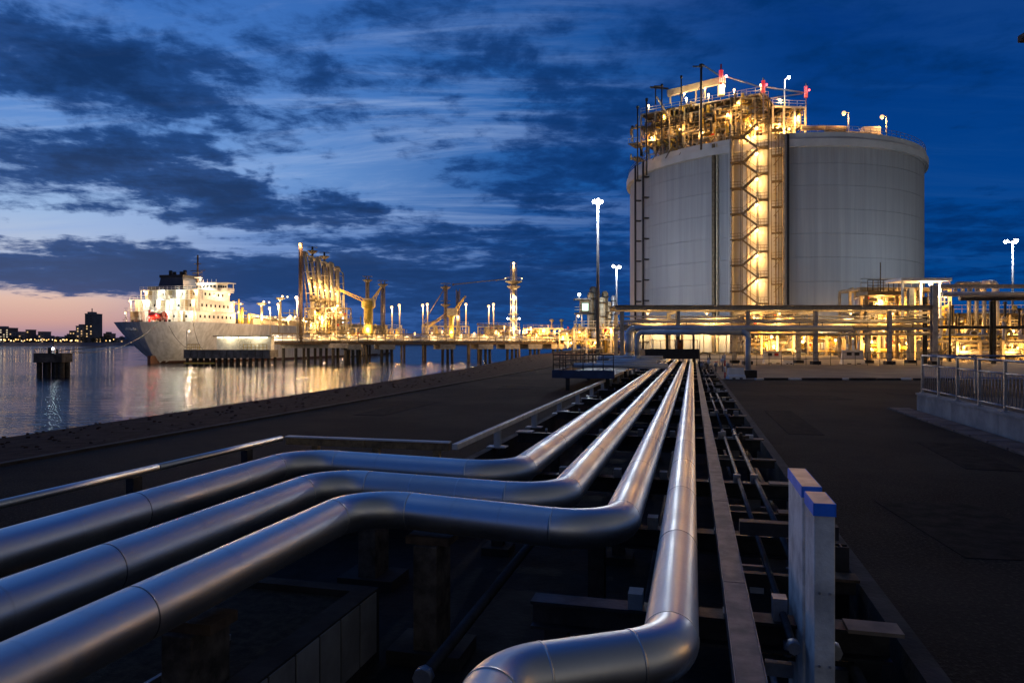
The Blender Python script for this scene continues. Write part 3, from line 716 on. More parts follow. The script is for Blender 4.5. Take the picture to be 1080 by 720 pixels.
# ---------------------------------------------------------------- crossover platform left of the corridor and its pipes
def platform():
    t = thing('access_platform', 'dark railed platform with a blue edge left of the pipes', 'platform', S(-6.1, 31.5, 0), -TH)
    MB().box(0,0,.66,2.7,18,.70).build('deck', M_DSTEEL, t)
    MB().box(-.05,-.06,.56,2.75,0,.92).build('edge_beam', mat('blue_edge_beam',(.03,.06,.14),.5,.2,.3,2), t)
    MB().box(-.06,0,.56,-.0,18,.92).build('edge_beam', mat('blue_edge_beam',(.03,.06,.14)), t)
    for x, y in ((.6,.3),(2.4,.3),(.3,9),(2.4,9),(.3,17.6)): MB().ibeam((x,y,0),(x,y,.56),.16,.16).build('post', M_DSTEEL, t)
    for i in range(12): MB().tube((.0,i*1.6,.92),(.0,i*1.6,1.72),.025,6).build('rail_post', M_BLACK, t)
    for i in range(7): MB().tube((.45*i,-.03,.92),(.45*i,-.03,1.60),.022,6).build('rail_post', M_BLACK, t)
    MB().tube((0,0,1.72),(0,18,1.72),.03,8).build('top_rail', M_BEIGE, t); MB().tube((0,-.03,1.60),(2.7,-.03,1.60),.025,8).build('top_rail', M_BLACK, t)
    for z in (1.18,1.42): MB().tube((0,0,z),(0,18,z),.02,6).build('middle_rail', M_BLACK, t); MB().tube((0,-.03,z-.05),(2.7,-.03,z-.05),.018,6).build('middle_rail', M_BLACK, t)
    # light transfer pipes that rise out of the corridor
    for k, (v, z, ul, lb) in enumerate(((36.0,.98,-5.9,'pale pipe crossing the railed platform, closest to the camera'),(39.5,1.02,-5.2,'pale pipe crossing the railed platform, second'),(43.5,1.05,-4.6,'pale pipe crossing the railed platform, third'),(47.0,1.15,-5.6,'pale pipe crossing the railed platform, farthest'))):
        light_pipe(lb, [S(ul,v,z), S(-1.9 if k else -1.2,v,z)], .13)
    a = at(663, 360, 50); b = at(905, 360, 50)
    light_pipe('grey pipe rising left and running far right below the rack', [(a[0]-2.2,50,1.0),(a[0],50,1.0),(a[0],50,3.12),(b[0],51,3.12)], .21, rad=.42)
    a = at(672, 360, 46); b = at(789, 360, 43.2)
    light_pipe('grey pipe loop coming down onto a concrete block at right', [(a[0]-1.8,46,.95),(a[0],46,.95),(a[0],46,2.78),(b[0],43.2,2.78),(b[0],43.2,.45)], .16, rad=.36)
    g = thing('footing_block', 'dark concrete block under the end of the grey pipe loop', 'concrete block', (b[0],43.2,0))
    MB().box(-.42,-.4,0,.42,.4,.46).build('block', M_CONCD, g, bevel=.03); MB().box(-.25,-.25,.461,.25,.25,.5).build('base_plate', M_GALV, g)
    # crossing deck over the four pipes
    t = thing('crossing_deck', 'dark box-like crossing deck over the far end of the pipes', 'platform', (at(709,360,60)[0],60,0))
    MB().box(-2.3,0,.75,2.3,2.5,1.55).build('deck_box', M_BLACK, t, bevel=.03)
    for x in (-2.0, 2.0): MB().box(x-.1,.5,0,x+.1,.8,.75).build('leg', M_BLACK, t)
    for x in (-.4,1.85): MB().ibeam((x,.2,1.55),(x,.2,3.4),.16,.16).build('post', M_DSTEEL, t)
    MB().beam((-.4,.2,3.48),(1.85,.2,3.48),.14,.16).build('crossbeam', M_DSTEEL, t)
    for x, z in ((.65,2.5),(.95,2.9),(.8,2.2)): MB().tube((x,.6,1.55),(x,.6,z),.09,8).build('valve_stem', M_ORANGE, t); MB().sphere((x,.6,z),.16,8).build('valve_body', M_RUST, t)
    for k in range(8): MB().tube((-2.2+k*.62,0.03,1.55),(-2.2+k*.62,0.03,2.3),.02,5).build('rail_post', M_DSTEEL, t)
    MB().tube((-2.2,.03,2.3),(2.2,.03,2.3),.022,6).build('top_rail', M_DSTEEL, t)
platform()

# ---------------------------------------------------------------- generic process module
def module(label, loc, rz, L, Wd, zs, nx, ny, seed, lamps=(), npipes=40, nves=5, mt=M_BEIGE, mt2=M_BEIGED, name='process_module', rail=True, cw=.3, cat='pipework', power=1200, deck=True, lr=.16, bays=None):
    rnd = random.Random(seed); t = thing(name, label, cat, loc, rz); H = zs[-1]
    for i in range(nx):
        for j in range(ny):
            MB().ibeam((i*L/(nx-1), j*Wd/(ny-1), 0), (i*L/(nx-1), j*Wd/(ny-1), H), cw, cw).build('column', mt, t)
    for z in zs:
        for j in range(ny): MB().ibeam((0,j*Wd/(ny-1),z),(L,j*Wd/(ny-1),z),cw*.7,cw*1.1).build('beam', mt if rnd.random() < .6 else mt2, t)
        for i in range(nx): MB().beam((i*L/(nx-1),0,z-.01),(i*L/(nx-1),Wd,z-.01),cw*.6,cw*.9).build('cross_beam', mt2, t)
        if deck: MB().box(0,.2,z+cw*.56,L,Wd-.2,z+cw*.56+.05).build('deck', M_BEIGED, t)
        if rail:
            g = MB(); zz = z+cw*.56+.05; n = max(3, int(L/1.6))
            for k in range(n+1): g.tube((k*L/n,0,zz),(k*L/n,0,zz+1.1),.035,4)
            g.build('railing_posts', mt, t, kind='stuff')
            for h in (1.1,.55): MB().tube((0,0,zz+h),(L,0,zz+h),.04,5).build('hand_rail', mt, t)
    # diagonals
    zz = [0]+list(zs)
    for k in range(len(zz)-1):
        i = rnd.randrange(nx-1); a = i*L/(nx-1); b = (i+1)*L/(nx-1)
        MB().beam((a,0,zz[k]),(b,0,zz[k+1]),cw*.4).build('brace', mt2, t)
    for p in range(npipes):
        r = rnd.choice((.06,.08,.1,.14,.2,.28))*(.6+cw); y = rnd.uniform(-.1, Wd*.8); m = rnd.choice((mt,mt,mt2,M_GALV,M_YEL,M_CLAD2))
        k = rnd.random()
        if k < .42:
            z = rnd.choice(zz[:-1])+rnd.uniform(.5, 3.0); z = min(z, H+.8); a = rnd.uniform(0,L*.6); b = a+rnd.uniform(.2,.5)*L; b = min(b, L)
            pts = [(a,y,z-rnd.uniform(.4,1.8)),(a,y,z),(b,y,z)]+([(b,y,z-rnd.uniform(.5,2))] if rnd.random() < .6 else [])
            if z < 1: pts = [(a,y,z),(b,y,z)]
        elif k < .85:
            x = rnd.uniform(0,L); z = rnd.uniform(0, H*.6); h = rnd.uniform(1.2, 4.5); s = rnd.uniform(-1.2,1.2)
            pts = [(x,y,z),(x,y,min(z+h,H+1.2)),(x+s,y,min(z+h,H+1.2)+.01),(x+s,y,z+.2)] if rnd.random() < .5 else [(x,y,z),(x,y,z+h)]
        else:
            x = rnd.uniform(0,L); z = rnd.uniform(.4,H); pts = [(x,-.3,z),(x,Wd,z)]
        # sharp-cornered polyline pipes are softened with a short bend
        P = []
        for q, pt in enumerate(pts):
            if 0 < q < len(pts)-1:
                a_, b_, c_ = Vector(pts[q-1]), Vector(pt), Vector(pts[q+1]); e = min(.35, (a_-b_).length*.3, (c_-b_).length*.3)
                P += [b_+(a_-b_).normalized()*e, b_+((a_-b_).normalized()+(c_-b_).normalized())*e*.3, b_+(c_-b_).normalized()*e]
            else: P.append(Vector(pt))
        MB().path(P, r, 7).build('process_pipe', m, t)
        if rnd.random() < .5:
            q = P[len(P)//2]; MB().sphere(q, r*1.9, 7).build('valve_body', rnd.choice((M_RED,M_YEL,mt,M_GALV)), t)
    for p in range(nves):
        x = rnd.uniform(.1,.9)*L; y = rnd.uniform(.2,.8)*Wd; z = rnd.choice(zz[:-1])+.2; r = rnd.uniform(.35,.8); h = rnd.uniform(1.5,3.2)
        MB().lathe([(.01,0),(r*.7,.1),(r,.35),(r,h-.35),(r*.7,h-.1),(.01,h)],12,(x,y,z)).build('vessel', rnd.choice((M_WHITE,mt,M_CLAD2)), t)
    for (x, y, z) in lamps:
        MB().beam((x,y,z+.25),(x,y+.4,z+.25),.08,.08).build('lamp_bracket', mt2, t)
        lamp(t, (x,y-.1,z), E_WARM, lr, power, (1,.50,.13))
    return t

# ---------------------------------------------------------------- long pipe rack in front of the tank
def rack():
    Y = 68.0; X = lambda px: (px-540)/F*Y
    mt = mat('rack_steel', (.46,.44,.40), .55, .1, .3, 3)
    t = thing('pipe_rack', 'long grey pipe rack crossing in front of the storage tank', 'pipe rack', (X(652), Y, 0))
    x = lambda px: X(px)-X(652)
    for px in (656,715,788.5,860,938,985):
        top = 5.1 if px < 980 else 7.6
        for dy in (0, 4):
            MB().ibeam((x(px),dy,.3),(x(px),dy,top),.34 if px < 980 else .5,.34 if px < 980 else .5).build('column', mt, t)
            MB().box(x(px)-.4,dy-.35,0,x(px)+.4,dy+.35,.32).build('footing', M_CONCD, t)
        MB().beam((x(px),-.3,3.05),(x(px),4.3,3.05),.2,.24).build('cross_beam', mt, t); MB().beam((x(px),.2,5.0),(x(px),3.8,5.0),.2,.24).build('cross_beam', mt, t)
    for dy in (-.02, 4.02):
        MB().ibeam((x(649),dy,5.38),(x(984),dy,5.38),.30,.36).build('top_beam', mt, t)
        MB().ibeam((x(655),dy-.0,3.42),(x(984),dy,3.42),.2,.24).build('lower_beam', mt, t)
    MB().box(x(649),-.5,5.58,x(984),4.5,5.66).build('deck', M_CONC, t)
    for k, (dy, z, r) in enumerate(((.6,4.1,.14),(1.2,4.3,.1),(1.9,3.75,.2),(2.6,3.8,.16),(3.2,3.7,.12),(.3,2.9,.12),(.9,4.6,.07))):
        a = x(655)+(k*1.7 if k % 2 else 0)
        MB().tube((a,dy,z),(x(984),dy,z),r,10).build('rack_pipe', (M_CLAD2, M_GALV, M_BEIGE)[k % 3], t)
    for k in range(38):
        xx = x(700)+k*.72; h = .55+.35*((k*7)%3)
        if k % 3 == 0: MB().tube((xx,-.1,3.5),(xx,-.1,3.5+h),.03,5).build('rail_post', M_DSTEEL, t)
    for k in range(46):
        px = 700+k*6.2
        MB().tube((x(px),-3,.02),(x(px),-3,1.2),.025,5).build('fence_post', M_DSTEEL, t) if k % 2 == 0 else None
    MB().tube((x(700),-3,1.2),(x(975),-3,1.2),.03,6).build('fence_rail', M_DSTEEL, t); MB().tube((x(700),-3,.62),(x(975),-3,.62),.025,6).build('fence_rail', M_DSTEEL, t)
    for px in (686,750,828,905,950):
        MB().box(x(px)-.3,1.3,5.0,x(px)+.3,1.6,5.1).build('lamp_housing', M_GALV, t)
        lamp(t, (x(px),1.45,4.93), E_SOD, .10, 260, (1,.55,.18))
    # tall portal at the right
    Y2 = 66.0
    t = thing('pipe_rack', 'taller steel portal carrying pipes out of the right edge', 'pipe rack', (X(985), Y-2, 0))
    w = 14
    for xx in (0.6, 7.4, 14):
        MB().ibeam((xx,4.5,0),(xx,4.5,6.6),.3,.3).build('column', M_DSTEEL, t)
    MB().ibeam((.55,1.8,7.45),(w,1.8,7.45),.3,.36).build('top_beam', mt, t)
    MB().tube((1,2.4,6.75),(w,2.4,6.75),.24,12).build('rack_pipe', M_CLAD2, t); MB().tube((3,2.9,6.35),(w,2.9,6.35),.2,12).build('rack_pipe', M_DSTEEL, t)
    for xx in (3,7,11): MB().tube((xx,4.4,.2),(xx,4.4,6.2),.10,8).build('rack_pipe', M_DSTEEL, t)
    MB().ibeam((.5,4.5,3.6),(w,4.5,3.6),.2,.3).build('lower_beam', M_DSTEEL, t)
    t = thing('canopy', 'small lit canopy on posts beside the tall portal column', 'canopy', (at(975,360,72)[0],72,0))
    MB().box(-2.9,-1,8.25,2.2,2,8.55).build('roof', M_WHITE, t)
    for xx in (-2.2,-.4,1.6): MB().beam((xx,0,4.5),(xx,0,8.25),.2).build('post', M_WHITE, t)
    MB().box(-2.5,-.5,4.4,2.2,1.5,4.55).build('deck', M_BEIGE, t)
    MB().tube((-2.4,-.5,5.6),(2.2,-.5,5.6),.04,6).build('hand_rail', M_BEIGE, t)
    lamp(t, (.4,-.4,8.0), E_WARM, .22, 900, (1,.72,.38))
rack()

# ---------------------------------------------------------------- storage tank
TX, TY, TR = 58.4, 162.5, 31.0
ZR = 38.2
def tank_hit(px, R=TR):
    k = (px-540)/F
    a = 1+k*k; b = -2*(k*TX+TY); c = TX*TX+TY*TY-R*R
    D = b*b-4*a*c
    Y = (-b-sqrt(max(D, 0)))/(2*a); return k*Y, Y
def tank_ang(px, R=TR):
    x, y = tank_hit(px, R); return atan2(y-TY, x-TX)
def build_tank():
    t = thing('storage_tank', 'huge grey cylindrical gas storage tank with a pale rim', 'storage tank', (TX, TY, 0))
    MB().lathe([(TR-.25,0),(TR-.25,ZR)],160).build('tank_core', M_TANKCORE, t)
    lifts = [0,4.4,8.9,13.3,17.8,22.2,26.7,31.1,35.2,ZR]; N = 40
    pm = {}
    for k in range(len(lifts)-1):
        z0, z1 = lifts[k], lifts[k+1]-.018; g = MB(); da = 2*pi/N; gap = .008/TR
        g.lathe([(TR-.2,0),(TR,0.015),(TR,z1-z0-.015),(TR-.2,z1-z0)], 6, (0,0,0), -da/2+gap, da/2-gap, False)
        for s in (-da/2+gap, da/2-gap):
            v = [(r*cos(s), r*sin(s), z) for r, z in ((TR-.2,0),(TR,.02),(TR,z1-z0-.02),(TR-.2,z1-z0))]; g.add(v, [(0,1,2,3)])
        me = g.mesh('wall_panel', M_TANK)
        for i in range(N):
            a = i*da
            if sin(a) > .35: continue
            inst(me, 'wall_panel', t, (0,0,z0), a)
    rim = MB(); rp = [(TR-.1,ZR-.02),(TR+.78,ZR),(TR+.82,ZR+1.35),(TR+.42,ZR+1.5),(TR+.40,ZR+2.6),(TR-.5,ZR+2.65)]
    for a_, b_ in zip(rp, rp[1:]): rim.lathe([a_, b_], 160)
    rim.build('rim', M_RIM, t)
    MB().lathe([(TR-.4,ZR+2.6),(TR*.75,ZR+4.6),(TR*.5,ZR+6.0),(TR*.25,ZR+6.8),(.01,ZR+7.0)],80).build('roof', M_CONC, t)
    g = MB(); zt = ZR+2.6; n = 150
    for i in range(n):
        a = 2*pi*i/n
        if sin(a) < .6: g.tube((TR*1.008*cos(a),TR*1.008*sin(a),zt),(TR*1.008*cos(a),TR*1.008*sin(a),zt+1.15),.035,4)
    g.build('railing_posts', M_GALV, t, kind='stuff')
    for h in (1.15,.6):
        MB().path([(TR*1.008*cos(a),TR*1.008*sin(a),zt+h) for a in [pi+.0+ (pi)*k/90 for k in range(91)]], .04, 5).build('hand_rail', M_GALV, t)
    # vertical shafts and downpipes
    def vert(px, w, out, z0, z1, m, nm, depth=.6):
        a = tank_ang(px); g = MB(); g.box(TR, -w/2, z0, TR+out, w/2, z1); o = g.build(nm, m, t); o.rotation_euler = (0,0,a)
    for px in (675.5,683.5):
        a = tank_ang(px)
        o = MB().tube((TR+1.2,0,0),(TR+1.2,0,ZR+2.4),.22,10).build('riser_pipe', M_DSTEEL, t); o.rotation_euler = (0,0,a)
        g = MB()
        for k in range(9): g.box(TR-.0,-.5,2+k*4.4,TR+1.2,.5,2.25+k*4.4)
        o = g.build('pipe_brackets', M_DSTEEL, t, kind='stuff'); o.rotation_euler = (0,0,a)
    vert(753.5, .55, .7, 0, ZR+2.2, M_BEIGED, 'cable_duct'); vert(757, .28, .5, 0, ZR+2.2, M_BEIGE, 'cable_duct')
    vert(830.5, .42, .9, 0, ZR+2.4, M_BLACK, 'cable_duct'); vert(826.3, .35, 1.1, 0, ZR+2.4, M_BEIGE, 'cable_duct')
    vert(773.5, .25, 2.2, 0, ZR+5, M_GALV, 'stair_rail_mast')
    return t
build_tank()

# stair tower: local frame with x to the right along the wall, y = outward (towards camera, negative)
def stair_tower():
    px = 797; hx, hy = tank_hit(px, TR); a = atan2(hy-TY, hx-TX)
    t = thing('stair_tower', 'zigzag steel stair tower lit gold on the tank front', 'stair tower', (hx, hy, 0), a+pi/2)
    # local +x is the tangent to the right, local -y points outward
    mt = mat('stair_steel', (.13,.095,.05), .6, .2, .3, 2)
    xl0, xl1, xr0, xr1 = -4.1, -2.2, .6, 2.5; H = 44; y0, y1 = -4.6, -2.2
    for x in (xl0, xl1, xr0, xr1):
        for y in (y0, y1): MB().beam((x,y,0),(x,y,H-3 if x < 0 else H+3),.13).build('column', mt, t)
    st = 4.75; n = 9; tread = MB().box(-.0,-.5,0,.28,.5,.04).mesh('stair_tread', mt)
    for k in range(n):
        zl = 2.0+k*st; zr = zl-st/2+0; 
        MB().box(xl0,y0,zl,xl1,y1,zl+.1).build('landing', mt, t)
        MB().box(xr0,y0,zl+st/2,xr1,y1,zl+st/2+.1).build('landing', mt, t)
        for (xa, z_) in ((xl0, zl), (xr0, zl+st/2)):
            for h in (1.1,.55): MB().beam((xa,y0,z_+h),(xa+1.9,y0,z_+h),.07).build('hand_rail', mt, t)
            for q in range(4): MB().beam((xa+q*.63,y0,z_),(xa+q*.63,y0,z_+1.1),.05).build('rail_post', mt, t)
        for sgn, (pa, pb, yy) in enumerate((((xl1,zl+.05),(xr0,zl+st/2+.05),y1-.45), ((xr0,zl+st/2+.05),(xl1,zl+st+.05),y0+.5))):
            if sgn == 1 and k == n-1: continue
            for dy in (-.5,.5): MB().beam((pa[0],yy+dy,pa[1]),(pb[0],yy+dy,pb[1]),.07,.28).build('stringer', mt, t)
            MB().beam((pa[0],yy-.5,pa[1]+1.0),(pb[0],yy-.5,pb[1]+1.0),.06).build('hand_rail', mt, t)
            for q in range(9):
                f = (q+.5)/9; inst(tread, 'stair_tread', t, (pa[0]+(pb[0]-pa[0])*f-.14, yy, pa[1]+(pb[1]-pa[1])*f))
        for xa, z_ in ((xl0, zl), (xr0, zl+st/2)):
            for q in range(7): MB().beam((xa+.1+q*.28,y1,z_+.1),(xa+.1+q*.28,y1,z_+1.1),.035).build('guard_bar', mt, t)
            MB().beam((xa,y0,z_-.1),(xa+1.9,y1,z_-.1),.09).build('landing_joist', mt, t); MB().beam((xa,y1,z_-.1),(xa+1.9,y0,z_-.1),.09).build('landing_joist', mt, t)
        # side platform at right
        MB().box(2.9,-2.2,zl+1.2,4.8,-.2,zl+1.28).build('side_platform', mt, t)
        for h in (.55,1.1): MB().beam((2.9,-2.2,zl+1.2+h),(4.8,-2.2,zl+1.2+h),.06).build('hand_rail', mt, t)
        MB().beam((2.9,-2.2,zl+1.2),(2.9,-2.2,zl+2.3),.06).build('rail_post', mt, t); MB().beam((4.8,-2.2,zl+1.2),(4.8,-2.2,zl+2.3),.06).build('rail_post', mt, t)
        MB().beam((4.8,-2.1,zl+1.2),(3.2,-.2,zl-.2),.08).build('brace', mt, t)
        MB().beam((.3,-1.1,zl+2.35),(.3,-.1,zl+2.35),.09).build('lamp_bracket', mt, t)
        lamp(t, (.3,-1.15,zl+2.0), emit('stair_lamp', (1,.78,.42), 9), .34, 850, (1,.47,.11), .3)
    for x in (2.95, 4.75): MB().beam((x,-2.2,0),(x,-2.2,H),.09).build('column', mt, t)
    for x, r in ((-1.5,.10),(-.9,.07),(3.6,.12),(4.1,.08)): MB().tube((x,-.5,0),(x,-.5,H-2),r,8).build('riser_pipe', M_BEIGED, t)
    for k in range(30): MB().beam((3.3,-1.9,1+k*1.35),(3.9,-1.9,1+k*1.35),.06).build('ladder_rung', mt, t)
    # ladder-like wall bands
    MB().box(-4.9,-.35,0,-4.5,.2,ZR+2.0).build('wall_band', M_RIM, t); MB().box(5.1,-.35,0,5.5,.2,ZR+2.0).build('wall_band', M_RIM, t)
stair_tower()

# ---------------------------------------------------------------- equipment on the tank roof
def roof_plant():
    ang = atan2(.47, -.88)   # local x runs left and away
    base = ZR+2.7
    # local frame: origin at left far end, +x to the right front
    ox, oy = at(676, 360, 148)[:2]; ex, ey = at(806, 360, 135.0)[:2]
    rz = atan2(ey-oy, ex-ox); L = sqrt((ex-ox)**2+(ey-oy)**2)
    lm = [(2.5,-.3,3.2),(8.5,-.3,4.2),(13,-.4,2.6),(18,-.4,5.4),(22.5,-.3,3.4),(20,-.3,7.4),(5,-.3,7.2)]
    t = module('dense gold-lit pipework platform over the left roof edge of the tank', (ox, oy, base), rz, L, 9, [2.8,5.6,8.4], 9, 3, 31, lm, 230, 8, mt=M_BEIGE, mt2=M_BEIGED, name='roof_platform', cw=.28, power=620, lr=.22, cat='platform')
    for i in range(9):
        MB().beam((i*L/9,-.6,0-1.5),(i*L/9+L/9,-.6,2.8),.14).build('brace', M_BEIGED, t)
    rr = random.Random(12)
    for q in range(70):
        x = rr.uniform(-2.2, L*.95); z = rr.uniform(-.4, 7.6)-max(0,-x)*.9; m_ = rr.choice((M_BEIGED,M_DSTEEL,M_BEIGED,M_BEIGE,M_YEL)); r_ = rr.choice((.08,.14,.22,.32))
        a_ = (x,rr.uniform(-1.3,.2),max(-1.0,z)); b_ = (x+rr.choice((0,0,rr.uniform(.8,3.2))), a_[1]-rr.uniform(0,.5), a_[2]+rr.uniform(.5,2.2))
        MB().path([Vector(a_),Vector((a_[0],b_[1],b_[2]-.2)),Vector((a_[0]+.2*(b_[0]>a_[0]),b_[1],b_[2])),Vector(b_)], r_, 7).build('process_pipe', m_, t)
    MB().box(-2.4,-1.2,2.4,0,3,2.5).build('side_platform', M_BEIGED, t); MB().beam((-2.4,-1.2,3.5),(0,-1.2,3.5),.07).build('hand_rail', M_BEIGE, t)
    MB().box(-2.0,-1.2,-.6,0,3,-.5).build('side_platform', M_BEIGED, t)
    for q in range(5): MB().beam((-2.3+q*.55,-1.2,2.5),(-2.3+q*.55,-1.2,3.5),.05).build('rail_post', M_BEIGE, t)
    # extra top posts with lamps
    for x in (1.5,9.5,14,19,24):
        MB().tube((x,.5,8.6),(x,.5,10.2),.06,6).build('lamp_post', M_BEIGE, t); lamp(t, (x,.4,10.2), E_WARM if x != 9.5 else E_WHT, .24, 380, (1,.70,.36))
    # gantry crane
    a = at(704, 99, 143); b = at(765, 84, 138)
    g = thing('gantry_crane', 'beige box girder crane above the roof pipework', 'crane', (a[0],a[1],base+8.6))
    v = Vector(b)-Vector(a); zz = a[2]-(base+8.6)
    MB().beam((0,0,zz),(v.x,v.y,v.z+zz),.7,1.25).build('girder', mat('crane_beige', (.66,.55,.36), .5, 0, .15, 1), g)
    for f in (.05,.5,.66,.97):
        p = Vector((v.x*f, v.y*f, 0)); MB().beam(p+Vector((0,0,.4)), p+Vector((0,0,zz+v.z*f-.5)), .28).build('leg', M_BEIGE, g)
    MB().beam((-3.5,0,zz+1.3),(.2,0,zz+1.0),.22,.3).build('jib', M_DSTEEL, g)
    MB().beam((-2.4,0,zz+1.2),(-2.4,0,.2),.2).build('leg', M_DSTEEL, g); MB().beam((-2.2,0,zz-.6),(.2,0,zz-4.5),.25).build('brace', M_BEIGE, g)
    MB().beam((4.5,0,zz-1.6),(8.6,-.4,zz-3.4),.25,.3).build('brace', M_BEIGE, g)
    for f in (.25,.6,.9): MB().beam((v.x*f,v.y*f-.1,.3),(v.x*f,v.y*f-2.2,zz+v.z*f-1.6),.1).build('lamp_post', M_BEIGE, g); lamp(g, (v.x*f,v.y*f-2.4,zz+v.z*f-1.5), E_WARM, .2, 330, (1,.68,.32))  # lamps added in front of the girder to light it gold
    # tower under the first red beacon
    p = at(760.5, 92, 137)
    g = thing('beacon_tower', 'tallest red beacon mast on a lit beige column above the crane', 'mast', (p[0],137,base+8.6))
    MB().beam((0,0,0),(0,0,p[2]-base-8.6+.3),1.1).build('column', M_BEIGE, g); MB().tube((0,0,p[2]-base-8.6),(0,0,p[2]-base-8.6+4.4),.16,8).build('mast', M_RED, g)
    MB().tube((0,0,p[2]-base-8.6+.9),(0,0,p[2]-base-8.6+3.2),.42,8).build('beacon_drum', emit('red_lit_drum', (.9,.01,.015), .55), g)
    lamp(g, (0,-2.0,1.2), E_WARM, .22, 500, (1,.7,.36)); lamp(g, (.9,-.3,p[2]-base-8.6+2.0), emit('pink_lamp',(1,.35,.4),4), .28, 100, (1,.3,.3))
    for px, y0, y1, Y, lb in ((805,82,160,134,'middle red beacon mast beside the stair head'), (850,88,150,140,'rightmost red beacon mast on the roof block')):
        p0 = at(px,y1,Y); p1 = at(px,y0,Y)
        g = thing('beacon_mast', lb, 'mast', (p0[0],Y,p0[2]-1)); h = p1[2]-p0[2]+1
        MB().tube((0,0,0),(0,0,h),.12,8).build('mast', M_GALV, g); MB().tube((0,0,h-2.8),(0,0,h-.6),.36,8).build('beacon_drum', emit('red_lit_drum', (.9,.01,.015), .55), g)
        lamp(g, (.55,-.2,h-1.4), E_RED, .22, 60, (1,.2,.2))
    # stays between masts
    for (pa, pb, lb) in (((742,69,138),(762,82,137),'short dark stay from the tall mast to the first beacon'),((766,81,137),(805,93,134),'pale strut linking the first and middle beacon masts'),((808,92,134),(848,98,140),'pale strut linking the middle and right beacon masts'),((812,104,136),(846,99,140),'lower pale strut above the roof block')):
        A, B = at(*pa), at(*pb); g = thing('strut', lb, 'strut', A); MB().beam((0,0,0),Vector(B)-Vector(A),.22).build('strut_bar', M_GALV, g); MB().sphere((0,0,0),.2,6).build('strut_joint', M_DSTEEL, g)
    for px, y0, y1, Y, lb, rr in ((739.5,68,158,135.5,'tallest dark vent mast in front of the roof pipework',.22),(672.5,112,190,144,'leftmost dark mast rising past the tank rim',.15),(682,104,185,143,'dark mast just right of the leftmost one',.16),(718.5,80,150,139,'slim dark mast between the crane legs',.13),(698,89,150,142,'dark mast with a short arm left of the crane',.13),(667,133,150,149,'short white lamp stub at the far left of the roof platform',.16)):
        p0 = at(px,y1,Y); p1 = at(px,y0,Y); g = thing('vent_mast', lb, 'mast', (p0[0],Y,p0[2])); h = p1[2]-p0[2]
        MB().tube((0,0,0),(0,0,h),rr,8).build('mast', M_DSTEEL if px != 667 else M_GALV, g); MB().tube((0,0,h-.5),(0,0,h),rr*1.8,8).build('cap', M_DSTEEL, g)
        if px in (739.5,698): MB().beam((-1.6,0,h-.4),(.3,0,h-.4),.2).build('arm', M_DSTEEL, g)
        for q in range(1,4): MB().beam((0,0,h*q/4),(0,2.2,h*q/4),.12).build('bracket', M_DSTEEL, g)
    # bright block right of the stairs
    ox, oy = at(815, 360, 136)[:2]
    module('bright two-storey pipe module on the roof right of the stairs', (ox, oy, base-.4), .12, 6.6, 6, [3.2,6.6], 4, 2, 77, [(1,-.5,3.0),(3,-.5,2.2),(4.8,-.6,4.6),(1.2,-.3,7.8)], 50, 4, mt=M_WHITE, mt2=M_BEIGE, name='roof_module', cw=.3, power=700, lr=.26)
    module('narrow pipe bay at the head of the stair tower', (at(782,360,134)[0], 134.2, base-2.2), .02, 5.2, 3, [3.0,6.4,9.4], 3, 2, 78, [(1,-.5,2.2),(3.6,-.5,5)], 30, 2, mt=M_BEIGE, mt2=M_BEIGED, name='stair_head_module', cw=.22, power=500, lr=.2)
    # pipe run along the roof to the right, and lamps
    pts = []
    for px in (845,870,892,912,930):
        x, y = tank_hit(px, TR-1.8); pts.append((x,y,base+1.3))
    light_pipe('fat yellow-lit pipe along the right roof edge of the tank', [pts[0],pts[1],(pts[2][0],pts[2][1],base+1.3),(pts[2][0],pts[2][1]+3,base+1.3)], .45, M_BEIGE, name='roof_pipe')
    light_pipe('thinner pipe on the roof edge beyond the fat one', [(pts[1][0],pts[1][1],base+.6),(pts[3][0],pts[3][1],base+.6),(pts[4][0],pts[4][1],base+.6)], .3, M_BEIGE, name='roof_pipe', rad=.3)
    x, y = tank_hit(918, TR-3)
    g = thing('roof_cabinet', 'pale cabinet on the roof between the two right lamps', 'cabinet', (x,y,base))
    MB().box(-1.6,-.8,.8,1.6,.8,2.3).build('body', M_WHITE, g); MB().box(-1.8,-1,.6,1.8,1,.79).build('base_frame', M_BEIGE, g)
    for px, ytop, lb in ((893,119,'left of the two orange roof lamps at the right rim'),(933,123,'right of the two orange roof lamps at the right rim')):
        x, y = tank_hit(px+2, TR-.8); h = EYE+(360-ytop)/F*y-base
        g = thing('roof_lamp', lb, 'lamp', (x,y,base-.4))
        MB().tube((0,0,0),(0,0,h+.4),.13,8).build('lamp_post', M_WHITE, g); MB().beam((0,0,h+.4),(-1.1,-.2,h+.5),.16).build('lamp_arm', M_WHITE, g)
        lamp(g, (-1.0,-.25,h+.25), emit('sodium_strong',(1,.50,.20),1.4), .40, 500, (1,.45,.13))
    x, y = 61.5*.78, 137; p = at(827.5, 84, 137)
    g = thing('roof_lamp', 'white floodlight on a tall post above the roof block', 'lamp', (p[0],137,base))
    MB().tube((0,0,0),(0,0,p[2]-base),.13,8).build('lamp_post', M_WHITE, g); MB().beam((0,0,p[2]-base),(.8,-.2,p[2]-base+.4),.2).build('lamp_arm', M_WHITE, g); lamp(g, (.7,-.3,p[2]-base+.3), E_WHT, .30, 500, (.9,.93,1))
roof_plant()

